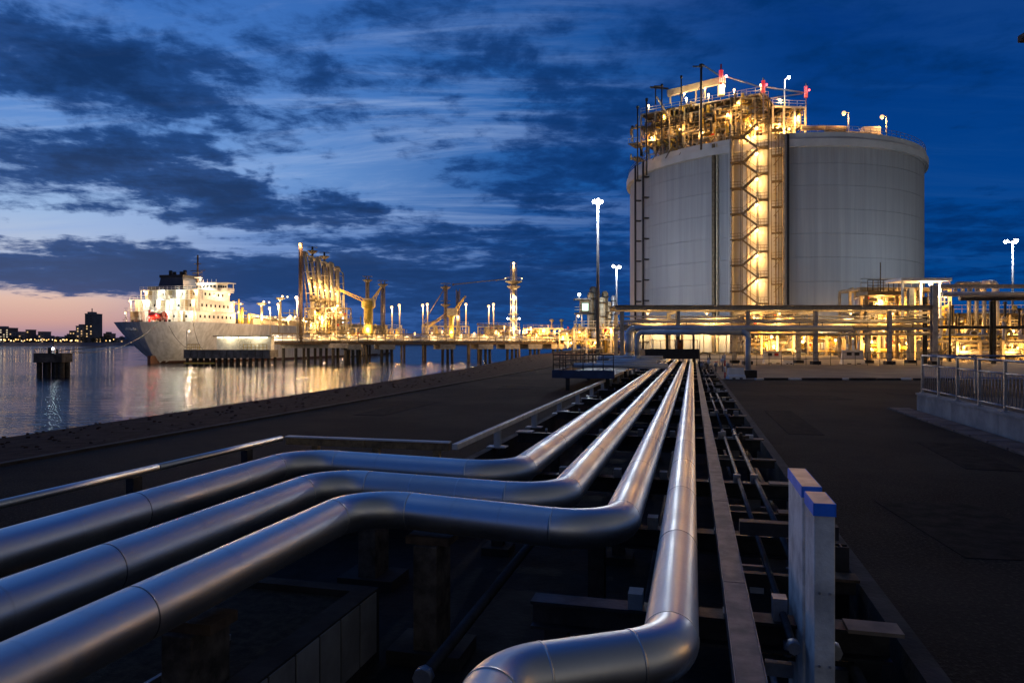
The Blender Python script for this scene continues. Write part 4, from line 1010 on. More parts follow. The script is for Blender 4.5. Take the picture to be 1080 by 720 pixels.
# ---------------------------------------------------------------- plant at the tank foot
def tank_foot():
    module('gold-lit pipe bay at the foot of the stair tower', (at(786,360,122)[0],122,0), 0, 11, 5, [3.6,7.0], 5, 2, 41, [(1.2,-.8,6.4),(4.2,-.8,3.0),(6.5,-.8,5.6),(9.5,-.8,2.2),(4.5,-1,1.4)], 70, 5, power=1500, lr=.25)
    module('low lit pipework between stair foot and the right plant', (at(852,360,110)[0],110,0), 0, 8.5, 4, [3.2], 4, 2, 42, [(1,-.5,2.6),(4,-.5,2.4),(7,-.5,2.8)], 34, 2, power=500, lr=.2)
    zz = 0
    module('dense gold-lit process unit left of the tall portal column', (at(908,360,92)[0],92,0), 0, 11.5, 6, [3.0,6.0,9.0], 6, 3, 43, [(1,-.7,2.2),(3.2,-.7,4.8),(5.5,-.7,2.0),(8,-.7,4.9),(10,-.7,2.4),(6,-.7,7.6),(10.5,-.6,8),(2.2,-.7,7.4)], 150, 9, power=800, lr=.17)
    module('tall-pipe process unit right of the portal column', (at(1002,360,96)[0],96,0), 0, 16, 6, [3.0,5.8], 7, 2, 44, [(1.5,-.7,3.2),(5,-.7,2.0),(8,-.7,3.6),(11,-.7,2.2),(14.5,-.7,2.6)], 150, 6, power=750, lr=.17, rail=True)
    module('low yard pipework at the far right behind the railing', (at(985,360,80)[0],80,0), 0, 18, 3, [2.2], 8, 2, 45, [(3,-.5,1.6),(9,-.5,1.5),(15,-.5,1.6)], 90, 3, power=420, lr=.12, rail=False, deck=False)
    module('process unit continuing beyond the right edge of the frame', (74,78,0), -.35, 26, 7, [3.0,6.0,9.0], 8, 2, 46, [(2+i*3.6,-.8,2.4+(i%3)*2.9) for i in range(7)], 40, 5, power=1500, lr=.2)  # plant carried on out of view, both units added lit for pipe reflections
    module('second process unit far outside the right edge of the frame', (98,30,0), -1.1, 30, 7, [3.0,6.0,9.0], 8, 2, 47, [(2+i*4.0,-.8,2.4+(i%3)*2.9) for i in range(7)], 36, 5, power=1500, lr=.2)
    # arched vertical vent pipes
    for i, px in enumerate((1022,1030,1038,1050)):
        x = at(px,360,93)[0]
        light_pipe(('leftmost','second','third','rightmost')[i]+' tall arched vent pipe in the right process unit', [(x,93,3.0),(x,93,9.8-.0*i),(x-1.8,93,9.8),(x-1.8,93,8.6)], .24 if i < 3 else .42, M_GALV if i < 3 else M_WHITE, rad=.5, name='vent_pipe')
    for i, (px, yy) in enumerate(((1060,318),(1004,322),(1011,330),(1075,325))):
        p = at(px, yy, 90); g = thing('vent_stack', ('slim dark stack in front of the low beige tank','slim stack just right of the tall portal column','short slim stack in the gap right of the portal','slim dark stack near the right edge')[i], 'stack', (p[0],90,0))
        MB().tube((0,0,0),(0,0,p[2]),.14,8).build('pipe', M_DSTEEL, g); MB().tube((0,0,p[2]-.3),(0,0,p[2]),.22,8).build('cap', M_DSTEEL, g)
    g = thing('low_tank', 'low wide beige tank wall behind the right process unit', 'storage tank', (at(1085,360,150)[0],150,0))
    MB().lathe([(18.5,0),(18.5,7.0),(18.9,7.05),(18.9,7.5),(18.2,7.55)],80).build('wall', M_RIM, g); MB().lathe([(18.2,7.5),(8,8.8),(.01,9.3)],60).build('roof', M_CONC, g)
    for i in range(14):
        a = pi+i*pi/13; MB().box(18.9,-.12,0,19.1,.12,7.0).build('stiffener', M_BEIGE, g).rotation_euler = (0,0,a)
    # yellow wall lamps low on the tank: lamp posts standing at its foot
    for i, (px, z, pw) in enumerate(((668,5.4,1500),(688,5.8,2600),(712,5.4,1500),(738,5.4,1500),(754,5.8,2600),(772,3.4,600),(850,3.4,600),(872,3.4,600))):
        x, y = tank_hit(px, TR+2.2)
        g = thing('bulkhead_lamp', f'short yellow lamp post at the tank foot, {ORD[i].replace("nearest","first")} from the left', 'lamp', (x,y,0), group='lamp posts round the tank foot')
        MB().tube((0,0,0),(0,0,z),.09,8).build('lamp_post', M_GALV, g); MB().beam((0,0,z),(0,.7,z+.1),.1).build('lamp_arm', M_GALV, g)
        lamp(g, (0,.7,z-.1), E_SOD, .17, pw, (1,.60,.20))
    # unseen canopy added to keep foot lamp light off the upper wall
    g = thing('foot_light_shield', 'curved flat shield added over the tank foot lamps to block upward light', 'canopy', (TX,TY,0))
    a0, a1 = tank_ang(666.5), tank_ang(771)
    MB().lathe([(TR+.02,6.75),(TR+3.6,6.6),(TR+3.6,6.85),(TR+.02,7.0)],40,(0,0,0),a0,a1,False).build('roof', M_CONC, g)
    for k in range(9):
        a = a0+(a1-a0)*k/8; MB().beam(((TR+3.4)*cos(a),(TR+3.4)*sin(a),0),((TR+3.4)*cos(a),(TR+3.4)*sin(a),6.6),.16).build('post', M_BEIGE, g)
    # platform on top of the right unit
    g = thing('lookout_platform', 'brown railed lookout platform with an antenna at the left of the right plant', 'platform', (at(911,360,90)[0],90,0))
    MB().box(0,-1,8.0,4.6,2,8.5).build('deck', M_BEIGED, g)
    for k in range(8): MB().tube((k*.65,-1,8.5),(k*.65,-1,9.9),.05,5).build('rail_post', M_RUST, g)
    for z in (9.2,9.9): MB().tube((0,-1,z),(4.6,-1,z),.05,5).build('hand_rail', M_RUST, g)
    for x in (.3,4.2): MB().ibeam((x,0,0),(x,0,8),.3,.3).build('leg', M_BEIGED, g)
    MB().tube((2.1,0,8.5),(2.1,0,12.2),.07,6).build('antenna', M_RUST, g)
tank_foot()

# ---------------------------------------------------------------- high lamp masts
def lamp_mast(px, ytop, Y, lb, heads, power, r=.2, wide=1.0, er=.32):
    x, _, z = at(px, ytop, Y); g = thing('lamp_mast', lb, 'lamp post', (x, Y, 0))
    MB().tube((0,0,0),(0,0,z),r*1.3,12,r*.75).build('pole', mat('mast_grey',(.16,.16,.17),.6,.2,.2,2), g)
    MB().box(-.4,-.4,0,.4,.4,.35).build('footing', M_CONCD, g)
    MB().tube((0,0,z-.35),(0,0,z-.2),wide*.8,14).build('head_ring', M_GALV, g)
    for i in range(heads):
        a = 2*pi*i/heads+.5; p = (wide*cos(a), wide*sin(a), z-.1)
        h = MB().beam((wide*.7*cos(a),wide*.7*sin(a),z+.1),(wide*1.25*cos(a),wide*1.25*sin(a),z-.05),.5,.16).build('floodlight', M_GALV, g)
        lamp(g, (p[0]*1.12,p[1]*1.12,z-.2), E_WHT, er, power/heads, (.82,.90,1.0), .4)
lamp_mast(630.5, 211, 112, 'tallest slim mast with white floodlights left of the tank', 3, 10500, .22, .55, .34)
lamp_mast(650.3, 280, 130, 'shorter mast with two white floodlights close to the tank edge', 2, 4000, .15, .6, .3)
lamp_mast(1068, 253, 112, 'mast with three white floodlights at the right edge', 3, 7000, .15, .8, .26)

# floodlight reaching into the top right corner on a mast outside the picture
def corner_light():
    p = at(1090, 38, 16); g = thing('floodlight_mast', 'unlit dark floodlight poking into the top right corner', 'lamp post', (p[0]+.6,16,0))
    MB().tube((0,0,0),(0,0,p[2]+.3),.10,12).build('pole', M_DSTEEL, g)
    MB().beam((-.85,0,p[2]),(0,0,p[2]+.12),.10,.10).build('arm', M_DSTEEL, g)
    MB().box(-.83,-.2,p[2]-.09,-.45,.2,p[2]+.08).build('floodlight', M_RUST, g, bevel=.03)
corner_light()

# ---------------------------------------------------------------- control cabin and stacks left of the tank
def cabin_cluster():
    Y = 140; X = lambda px: (px-540)/F*Y; Z = lambda y: EYE+(360-y)/F*Y
    t = thing('control_cabin', 'small raised control cabin with a greenish lit window', 'cabin', (X(612),Y,0))
    x = lambda px: X(px)-X(612)
    MB().box(x(607),0,Z(331),x(622.5),3,Z(329.6)).build('deck', M_DSTEEL, t)
    MB().box(x(612.5),0.2,Z(329),x(622),2.6,Z(316)).build('wall', M_BEIGED, t)
    f = MB().box(x(613.5),.1,Z(328),x(621),.19,Z(319)).build('window_frame', M_DSTEEL, t)
    MB().box(x(614),.02,Z(327.5),x(620.5),.09,Z(319.8)).build('window', E_GRN, f)
    MB().box(x(606),-.3,Z(316)+.003,x(623),3,Z(314.5)).build('roof', M_CONC, t)
    for px in (608,614,621): MB().beam((x(px),.4,0),(x(px),.4,Z(331)),.25).build('leg', M_GALV, t)
    MB().tube((x(611),.3,Z(314)),(x(611),.3,Z(311)),.08,6).build('lamp_post', M_GALV, t); lamp(t, (x(611),.3,Z(310.5)), E_WHT, .3, 300, (1,.8,.6))
    for z in (1.1,.55): MB().tube((x(606),-.1,Z(329.6)+z),(x(613),-.1,Z(329.6)+z),.05,5).build('hand_rail', M_BEIGE, t)
    lamp(t, (x(610),.5,Z(333)), E_WARM, .25, 500, (1,.7,.4))
    hs = [(624,308,1.3),(627.5,301,1.5),(632,303,1.2),(636,313,1.4),(640,306,1.3),(644.5,317,1.3),(648.5,311,1.0)]
    for i, (px, y, w) in enumerate(hs):
        g = thing('process_column', ('first','second','tallest dark','fourth','fifth','sixth','last')[i]+' upright column of the cluster between cabin and tank, counted from the cabin', 'process column', (X(px),Y+2+i%3,0), group='upright columns between cabin and tank')
        m = (M_BEIGED,M_DSTEEL,M_DSTEEL,M_BEIGE,M_BEIGED,M_BEIGE,M_GALV)[i]
        MB().lathe([(w/2,0),(w/2,Z(y)-.4),(w*.3,Z(y)),(.01,Z(y)+.05)],10).build('shell', m, g)
        for q in (.35,.65,.9): MB().lathe([(w*.5,Z(y)*q),(w*.72,Z(y)*q),(w*.72,Z(y)*q+.15),(w*.5,Z(y)*q+.15)],10).build('ring_platform', M_DSTEEL, g)
    module('lit pipework at the foot of the upright columns', (X(604),Y-3,0), 0, 9.5, 3, [2.6,4.8], 5, 2, 51, [(1,-.5,4.0),(4,-.5,2),(7,-.5,4.6),(9,-.5,2)], 50, 3, power=600, lr=.2)
cabin_cluster()

# ---------------------------------------------------------------- jetty: trestle, platforms, piles
TA = Vector((-63, 187, 0)); TB = Vector((30, 222, 0))
def trestle_bridge():
    d = TB-TA; L = d.length; rz = atan2(d.y, d.x)
    t = thing('jetty_trestle', 'long trestle bridge with pipes and railings reaching the shore', 'jetty', (TA.x,TA.y,WATER), rz)
    Wd = 7; z0 = 5.35; z1 = 8.3
    for y in (0, Wd):
        for z in (z0+.3, z1): MB().beam((0,y,z),(L,y,z),.35,.5 if z < 7 else .22).build('chord', M_RUST if z < 7 else M_BEIGED, t)
    MB().box(0,.2,z0+.6,L,Wd-.2,z0+.8).build('deck', M_CONCD, t)
    n = 40
    for i in range(n+1):
        x = i*L/n
        MB().beam((x,0,z0+.55),(x,0,z1-.1),.16).build('truss_post', M_BEIGED, t)
        if i < n and i % 2 == 0: MB().beam((x,0,z0+.55),(x+L/n,0,z1-.1),.10).build('truss_brace', M_BEIGED, t)
    for k, (y, z, r) in enumerate(((.8,z0+1.2,.28),(1.6,z0+1.3,.22),(2.3,z0+1.5,.3),(.5,z0+2.1,.14),(1.2,z0+2.5,.12))):
        MB().tube((0,y,z),(L,y,z),r,8).build('jetty_pipe', (M_CLAD2,M_GALV,M_BEIGE)[k%3], t)
    for i in range(12):
        x = 4+i*L/12.5
        MB().tube((x,.2,z1),(x,.2,z1+1.2),.06,5).build('lamp_post', M_GALV, t)
        lamp(t, (x,-.2,z0+2.2), E_SOD, .16, 160, (1,.6,.25))
    # bents
    for px in (372,408,472,512,540,564,588):
        # distance along the bridge where the ray through px meets it
        k = (px-540)/F; s = (k*TA.y-TA.x)/((d.x-k*d.y)/L)
        if not 0 <= s <= L: s = max(1, min(L-1, s))
        c = MB().box(s-2.2,-.6,z0-1.4,s+2.2,Wd+.6,z0).build('pile_cap', M_CONC, t)
        for dx in (-1.5,.1,1.5):
            for y in (.2,): MB().tube((s+dx,y,-3),(s+dx*.9,y,z0-1.4),.42,8).build('pile', M_CONCD, c)
trestle_bridge()

def pile_platform(label, X0, X1, Y0, Y1, z0, z1, nx, ny, name='pile_platform', fascia=M_CONC, pr=.4):
    t = thing(name, label, 'jetty', (X0,Y0,WATER))
    L, Wd = X1-X0, Y1-Y0
    MB().box(0,0,z0,L,Wd,z1).build('deck', fascia, t)
    for i in range(nx):
        for j in range(ny):
            x = .6+i*(L-1.2)/(nx-1); y = .6+j*(Wd-1.2)/max(1, ny-1)
            MB().tube((x,y,-3),(x,y,z0),pr,8).build('pile', M_TIMBER, t)
    return t
def jetty():
    t = pile_platform('low berthing platform on dark piles against the ship quarter', -83.5, -61.5, 181, 187, 2.1, 4.0, 14, 2, fascia=mat('fender_grey', (.17,.16,.16), .8, 0, .4, .6))
    for i in range(12): MB().box(i*1.83+.02,-.25,1.9,i*1.83+1.7,-.003,4.1).build('fender_panel', mat('fender_grey', (.17,.16,.16)), t)
    MB().box(.4,-1.1,.5,8,-.4,.9).build('fender_log', M_YEL, t)
    # shelter and stripes on it
    g = thing('jetty_shelter', 'white flat-roofed shelter with bright strip lights on the berthing platform', 'building', (-76.2,183.5,WATER+4.0))
    MB().box(0,0,0,14,2.5,3.4).build('wall', M_WHITE, g); MB().box(-.5,-1.2,3.4,14.5,3,3.7).build('roof', M_CONC, g)
    MB().box(5.2,-.02,0,9.2,-.004,2.7).build('door', M_GREYP, g)
    for k in range(7): MB().box(.5+k*1.9,-.9,3.05,1.9+k*1.9,-.75,3.38).build('strip_light', emit('strip_light',(1,.86,.55),4), g)
    for x in (-4,2,8,13):  # bare lights added behind the shelter to brighten the ship hull
        L = bpy.data.lights.new('lamp_light','POINT'); L.energy = 900; L.color = (1,.76,.5); L.shadow_soft_size=.3
        o = bpy.data.objects.new('lamp_light', L); COL.objects.link(o); o.parent = g; o.location = (x,3.6,3.4)
    for x in (3.5,10.5):
        L = bpy.data.lights.new('lamp_light','POINT'); L.energy = 150; L.color = (1,.8,.45); L.shadow_soft_size=.4
        o = bpy.data.objects.new('lamp_light', L); COL.objects.link(o); o.parent = g; o.location = (x,-1.6,2.6)
    for k, (a_, b_, lb) in enumerate((((-95,195.5,7.9),(-83,184,.3),'mooring line from the ship stern to the left end of the berthing platform'),((-88,196,7.9),(-80,184,.3),'steeper mooring line from the starboard quarter to the berthing platform'),((-97,196,7.8),(-73,118,.4),'long slack mooring line from the stern to the mooring dolphin'))):
        A = Vector(a_); B2 = Vector(b_); n_ = 14
        g = MB().path([A.lerp(B2, i/n_)-A+Vector((0,0,-1.8*4*(i/n_)*(1-i/n_)*(1 if k < 2 else 1.4))) for i in range(n_+1)], .07, 5).build('mooring_line', M_DSTEEL, None, a_, label=lb, category='rope')
    for k, (x, w, lb) in enumerate(((-82.6,3.0,'yellow railing left of the white jetty shelter'),(-68.5,6.0,'yellow railing in front of the right half of the shelter'))):
        g = thing('safety_railing', lb, 'railing', (x,181.3,WATER+4.0))
        for i in range(7): MB().beam((i*w/6,0,0),(i*w/6,0,1.5),.12).build('post', M_YEL, g)
        for z in (.7,1.45): MB().beam((0,0,z),(w,0,z),.14).build('rail', M_YEL, g)
    pile_platform('loading platform on thick piles under the loading arms', -62.5, -44.5, 192, 212, 4.4, 5.7, 6, 2, 'loading_platform', M_CONC, .42)
    g = thing('jetty_lamp', 'orange lamp post added on the berthing platform to light the ship stern', 'lamp post', (-83.2,182,WATER+4.0))  # post and lamp added to brighten the starboard half of the stern
    MB().tube((0,0,0),(0,0,5.0),.12,8).build('lamp_post', M_GALV, g); MB().beam((0,0,5),(0,1.2,5.1),.12).build('lamp_arm', M_GALV, g); lamp(g, (0,1.2,4.95), E_SOD, .2, 2600, (1,.72,.48))
    # mooring dolphin alone in the river
    Y = 123; x = (57-540)/F*Y
    g = thing('mooring_dolphin', 'concrete mooring dolphin on three piles alone in the river', 'dolphin', (x,Y,WATER))
    MB().box(-2.6,-1.5,2.6,2.3,1.5,4.2).build('cap', mat('stained_dolphin', (.11,.10,.095), .9, 0, .6, .8, .4, 6), g, bevel=.06)
    for xx in (-2.0,-.5,1.0,1.75):
        for yy in (-.8,.8): MB().tube((xx,yy,-3),(xx,yy,2.6),.42 if xx < 1 else .48,10).build('pile', M_CONCD, g)
    MB().tube((-.1,0,4.2),(-.1,0,6.6),.07,8).build('lamp_post', M_DSTEEL, g); MB().box(-.4,-.2,6.6,.2,.1,6.75).build('lamp_head', M_GALV, g)
    lamp(g, (-.1,-.15,4.95), E_WHT, .20, 60, (.8,1,.95))
    MB().tube((-.2,-.9,4.2),(-.2,-.9,5.15),.25,10).build('bollard', M_DSTEEL, g); MB().tube((1.1,-.9,4.2),(1.1,-.9,4.85),.2,10).build('bollard', M_DSTEEL, g)
    for xx in (-2.4,-1.2,.4,1.4,2.1): MB().tube((xx,-1.4,4.2),(xx,-1.4,4.95),.04,5).build('rail_post', M_DSTEEL, g)
    MB().tube((-2.4,-1.4,4.95),(.4,-1.4,4.95),.04,5).build('hand_rail', M_DSTEEL, g)
    MB().beam((.8,0,4.55),(5.2,6.5,5.3),.25,.12).build('gangway', M_DSTEEL, g)
jetty()

# ---------------------------------------------------------------- marine loading arms, jetty cranes, masts
def arms():
    for i in range(6):
        px = 329.5+i*5.5; Y = 197+(i%2)*4; x = (px-540)/F*Y; dz = WATER+5.7
        t = thing('marine_loader', f'tall gold-lit marine loading arm, {("leftmost","second","third","fourth","fifth","rightmost")[i]} of the row of six', 'loading arm', (x,Y,dz), .03, group='row of marine loading arms')
        h = 24.6-i*.75; k_ = (3.2-i)*.35
        MB().tube((0,0,0),(0,0,h*.50),.62,12).build('riser', M_BEIGE, t)
        MB().lathe([(.9,0),(.9,.6),(.6,.9)],12).build('base_flange', M_BEIGED, t)
        MB().tube((0,0,h*.47),(0,0,h*.54),.85,12).build('swivel_joint', M_BEIGED, t)
        MB().tube((0,-.3,h*.48),(-1.0-k_,-.3,h),.40,10).build('inboard_arm', M_BEIGE, t)
        MB().tube((.6,-.3,h*.2),(-.6-k_,-.3,h*.99),.20,8).build('pantograph_rod', M_BEIGE, t)
        MB().tube((-.6,-.5,h*.1),(-1.5-k_,-.4,h*.97),.18,8).build('pantograph_rod', M_BEIGED, t)
        MB().tube((-1.0-k_,.3,h),(.9,.4,h*.20),.34,10).build('outboard_arm', M_WHITE, t)
        MB().tube((1.2,.3,h*.95),(1.8,.3,h*.16),.20,8).build('hydraulic_line', M_BEIGE, t)
        MB().beam((-1.0-k_,0,h),(1.2,.3,h*.95),.26).build('apex_link', M_BEIGE, t)
        MB().lathe([(.01,-.3),(.95,-.3),(.95,.3),(.01,.3)],12).build('apex_sheave', M_BEIGE, t, (-1.0-k_,0,h)).rotation_euler = (pi/2,0,0)
        MB().box(-.3,.6,h*.36,1.3,1.6,h*.36+1.6).build('counterweight', M_BEIGED, t)
        MB().sphere((.9,.4,h*.18),.55,8).build('end_coupling', M_GALV, t)
        for q in (.2,.32,.44,.56,.68,.8,.9): MB().beam((-1.3-k_*q,-.45,h*q),(1.6,-.45,h*q+.2),.16).build('walkway_bracket', M_BEIGED if int(q*100)%8 else M_BEIGE, t)
        for q in (.26,.5,.74): MB().sphere((-.3,-.5,h*q),.42,8).build('valve_body', M_BEIGE, t)
        lamp(t, (.4,-3.2,5+i*1.1), E_WARM, .26, 1500, (1,.60,.22))
        MB().beam((.4,-3.2,0),(.4,-3.2,4.8+i*1.1),.1).build('lamp_post', M_GALV, t)
        MB().beam((-.2,-.3,h*.66),(-.2,-2.6,h*.66),.1).build('lamp_bracket', M_GALV, t); lamp(t, (-.2,-2.7,h*.66), E_WARM, .2, 1000, (1,.60,.22))  # upper lamp added in front so the arm is lit to its top
    # service tower frame among arms
    module('lower gold-lit access tower wrapped round the loading arms', ((322-540)/F*195,194.5,WATER+5.7), 0, 11.5, 5, [3.2,6.4,9.6], 5, 2, 61, [(2,-.5,2.4),(5,-.6,5.6),(8,-.6,2.6),(10,-.6,8.4),(3,-.6,8.6)], 90, 2, power=420, lr=.28, name='access_tower')
    def mast(px, y0, Y, lb, r=.28, heads=0, lampy=None, m=M_BEIGE, plat=0, em=None, pw=700, zb=WATER+5.9):
        x, _, z = at(px, y0, Y); g = thing('lattice_mast' if r > .3 else 'slim_mast', lb, 'mast', (x,Y,zb)); h = z-zb
        if r > .3:
            for sx in (-r,r):
                for sy in (-r,r): MB().beam((sx,sy,0),(sx,sy,h),.14).build('leg', m, g)
            n = max(4, int(h/2.2)); 
            for k in range(n):
                MB().beam((-r,-r,h*k/n),(r,-r,h*(k+1)/n) if k % 2 else (r,-r,h*k/n),.09).build('lacing_bar', m, g)
                MB().beam((-r,-r,h*(k+1)/n),(r,-r,h*k/n),.08).build('lacing_bar', m, g)
            MB().tube((0,0,0),(0,0,h*.96),r*.55,6).build('core_pipe', m, g)
        else: MB().tube((0,0,0),(0,0,h),r,8).build('pole', m, g)
        for k in range(plat):
            zz = h*(.95-.3*k); MB().lathe([(.2,zz-.9),(1.5,zz),(1.5,zz+.15),(.2,zz+.15)],10).build('platform', M_BEIGED, g)
            MB().lathe([(1.5,zz+1.1),(1.5,zz+1.2),(1.42,zz+1.2)],10).build('hand_rail', M_BEIGED, g)
        if lampy is not None:
            zl = at(px, lampy, Y)[2]-zb
            MB().beam((0,0,zl+.2),(.0,-.6,zl+.2),.12).build('lamp_bracket', M_GALV, g)
            lamp(g, (0,-.7,zl), em or E_SOD, .42, pw, (1,.6,.3) if em is not E_WHT else (.85,.95,1), .4)
        return g
    mast(317.2, 256, 190, 'tallest brown mast left of the loading arms with an orange lamp at its tip', .36, lampy=258, em=E_SOD, m=M_RUST)
    mast(329.5, 260, 205, 'dark mast rising behind the left loading arms', .28, m=M_DSTEEL, plat=1)
    mast(342, 266, 208, 'dark mast rising behind the right loading arms', .26, m=M_DSTEEL, plat=1)
    mast(313.5, 314, 186, 'bright orange star-like lamp post left of the tall brown mast', .16, lampy=314, em=emit('star_lamp',(1,.66,.38),6), pw=6000)
    mast(294, 321, 215, 'orange lamp post between ship bow side and loading arms', .14, lampy=321, pw=2500)
    mast(285, 324, 220, 'dimmer lamp post just left of the orange one by the ship', .14, lampy=325, pw=1500)
    mast(354, 306, 205, 'white pole at the tip of the jib crane', .17, m=M_WHITE, lampy=327, em=E_WARM)
    mast(361.3, 311, 205, 'white pole with a cold white floodlight beside the jib crane', .16, m=M_WHITE, lampy=336, em=E_WHT, pw=2500)
    mast(387.5, 292, 216, 'brown mast with a flat top behind the jib crane', .42, m=M_BEIGED, plat=1)
    mast(403.8, 297, 205, 'brown lattice mast right of the jib crane', .5, m=M_BEIGED, plat=1)
    for i, (px, y, lb) in enumerate(((413.5,323,'left'),(421.5,321,'right'))): mast(px, y, 208, f'{lb} one of two orange lamp posts right of the brown lattice mast', .2, lampy=y+1, m=M_BEIGE)
    for i, (px, y, lb) in enumerate(((446,321,'left'),(451,320,'right'))): mast(px, y, 210, f'{lb} one of two close orange lamp posts left of the second crane', .18, lampy=y+1)
    mast(470, 300, 212, 'dark mast with a crow nest on the second jetty crane', .42, m=M_BEIGED, plat=2)
    mast(483, 305, 213, 'brown lattice mast right of the second crane mast', .5, m=M_BEIGED, lampy=334)
    mast(491.5, 320, 212, 'orange lamp post right of the second jetty crane', .18, lampy=321)
    for i, (px, y, lb) in enumerate(((515.5,322,'left'),(520.5,320,'right'))): mast(px, y, 215, f'{lb} one of two orange lamp posts left of the flare tower', .18, lampy=y+1)
    t = mast(541.7, 277, 218, 'tallest gold-lit lattice tower with platforms in the middle distance', .95, m=M_BEIGE, lampy=278, em=E_WARM, pw=250)
    h = at(541.7,277,218)[2]-(WATER+5.9)
    for zz, w in ((h*.76,2.6),(h*.70,2.1),(h*.3,1.7)):
        MB().lathe([(.5,zz-1.0),(w,zz),(w,zz+.2),(.5,zz+.2)],10).build('platform', M_BEIGE, t); MB().lathe([(w,zz+1.2),(w,zz+1.3),(w-.1,zz+1.3)],10).build('hand_rail', M_BEIGE, t)
    for k in range(5): lamp(t, (0,-1.5,1.5+k*h*.13), E_WARM, .32, 1300, (1,.7,.35))
    for s in (-1,1): lamp(t, (s*2.5,-.3,h*.76+1), E_WARM, .2, 120, (1,.75,.4)); lamp(t, (s*1.8,-.3,h*.30), E_WHT, .24, 300, (1,.8,.5))
    # jib crane
    def crane(px, Y, label, tipx, tipy, piv, rx, ry, wid=1.3):
        x = (px-540)/F*Y; zb = WATER+5.9
        g = thing('jetty_crane', label, 'crane', (x,Y,zb)); P = lambda a, b: Vector(((a-540)/F*Y-x, 0, at(a,b,Y)[2]-zb))
        pv = P(px, piv)
        MB().tube((0,0,0),(0,0,pv.z-1.5),wid,12).build('pedestal', M_YEL, g)
        MB().lathe([(wid,pv.z-1.5),(wid*1.5,pv.z-1),(wid*1.5,pv.z+.6),(wid*.6,pv.z+1.2)],12).build('slew_ring', M_YEL, g)
        MB().box(-1.2,-1.3,pv.z-.8,1.8,1.2,pv.z+1.4).build('crane_cab', M_BEIGE, g)
        tip = P(tipx, tipy); 
        for dz in (0,.9): MB().beam(pv+Vector((-.5,0,dz)), tip+Vector((0,0,dz*.4)), .28).build('jib_chord', M_YEL, g)
        for k in range(8):
            f = k/8; a_ = pv.lerp(tip, f); b_ = pv.lerp(tip, f+.125); MB().beam(a_, b_+Vector((0,0,.9-.5*f)), .14).build('jib_lacing', M_YEL, g)
        MB().sphere(tip, .7, 8).build('jib_head', M_BEIGE, g)
        q = P(rx, ry); MB().beam(pv+Vector((.6,0,.6)), q, .4).build('back_stay', M_YEL, g); MB().beam(pv+Vector((1.2,0,-.6)), q, .2).build('back_stay', M_YEL, g)
        lamp(g, (.2,-2.2,pv.z*.35), E_WARM, .3, 1400, (1,.65,.28))
    crane(388.5, 200, 'yellow jetty crane with its jib raised to the left', 354.5, 304.5, 320, 402, 303)
    crane(476, 212, 'brown second jetty crane with a stay rising to the right', 451, 346, 330, 491, 312, .8)
    for (pa, pb, Y, lb) in (((478,300),(536,294),212,'long faint boom between the second crane and the flare tower'), ((470,302),(448,338),211,'dark cable stay sloping left from the second crane mast'), ((449,342),(470,334),211,'low beam between lamp posts and second crane'), ((504,342),(536,344),214,'low lit beam left of the flare tower')):
        A, B = at(*pa, Y), at(*pb, Y); g = thing('boom', lb, 'boom', A); MB().beam((0,0,0), Vector(B)-Vector(A), .38 if 'low' in lb else .22).build('boom_bar', M_BEIGED, g); MB().sphere((0,0,0),.35,6).build('boom_joint', M_BEIGED, g)
    # decks beyond the bridge
    for (a, b, Y, z, sd, np_, lb, pw) in ((352,384,222,4.5,71,36,'low lit pipework on the jetty head right of the loading arms',900),(386,424,222,4.0,72,40,'low lit pipework round the foot of the yellow crane',900),(446,494,224,5.0,73,46,'open lit pipework round the second crane foot',900),(504,548,236,5.0,74,50,'lit pipework round the foot of the flare tower',1000)):
        x0 = (a-540)/F*Y; x1 = (b-540)/F*Y; L = x1-x0
        module(lb, (x0,Y,WATER+6), 0, L, 5, [z] if z < 5 else [2.4,z], 5, 2, sd, [(L*.15,-.6,2.2),(L*.5,-.6,2.9),(L*.85,-.6,2.4)], np_, 3, power=pw, lr=.26, rail=True)
        pile_platform('pile deck under the '+lb, x0-.5, x1+.5, Y-1, Y+6, 5.1, 5.94, 2, 2, 'rear_deck', M_CONCD, .35)
    Y = 235; x0 = (552-540)/F*Y; L = (594-552)/F*Y
    module('large gold-lit process hall of pipes behind the trestle shore end', (x0,Y,0), 0, L, 8, [3.2,6.4], 6, 2, 81, [(1,-1,5.4),(4,-1,2.6),(6.5,-1,5.8),(9,-1,3),(12,-1,5.6)], 90, 6, power=2400, lr=.36, cw=.35)
    g = thing('deck_tanks', 'pair of round lit vents on top of the process hall', 'vent', (x0+9.5,Y+2,6.6))
    for k in (0,1): MB().tube((k*3.2,0,0),(k*3.2,0,2.4),.25,8).build('pipe', M_BEIGE, g); MB().sphere((k*3.2,0,2.6),.8,10,.6).build('vent_head', M_BEIGE, g)
    Y = 215; x0 = (590-540)/F*Y
    module('low lit pipework between process hall and control cabin', (x0,Y,0), 0, 7.5, 5, [2.8,4.6], 4, 2, 82, [(1,-1,3.6),(3.5,-1,1.8),(6,-1,3.9)], 44, 3, power=1300, lr=.3)
    for i, (px, y) in enumerate(((532,345),(523,350),(548,349),(560,346),(575,348),(566,353),(585,350),(598,352),(455,352),(466,350),(437,352),(500,352))):
        p = at(px, y, 205); g = thing('jetty_lamp', f'small bright lamp on a short post behind the trestle, {ORD[i].replace("nearest","first")} of the scattered ones', 'lamp', (p[0],206,WATER+6.1), group='short lamps behind the trestle')
        h = max(.8, p[2]-WATER-6.1)
        MB().tube((0,0,0),(0,0,h),.07,6).build('lamp_post', M_GALV, g); lamp(g, (0,0,h+.2), E_SOD, .26, 350, (1,.6,.28))
arms()

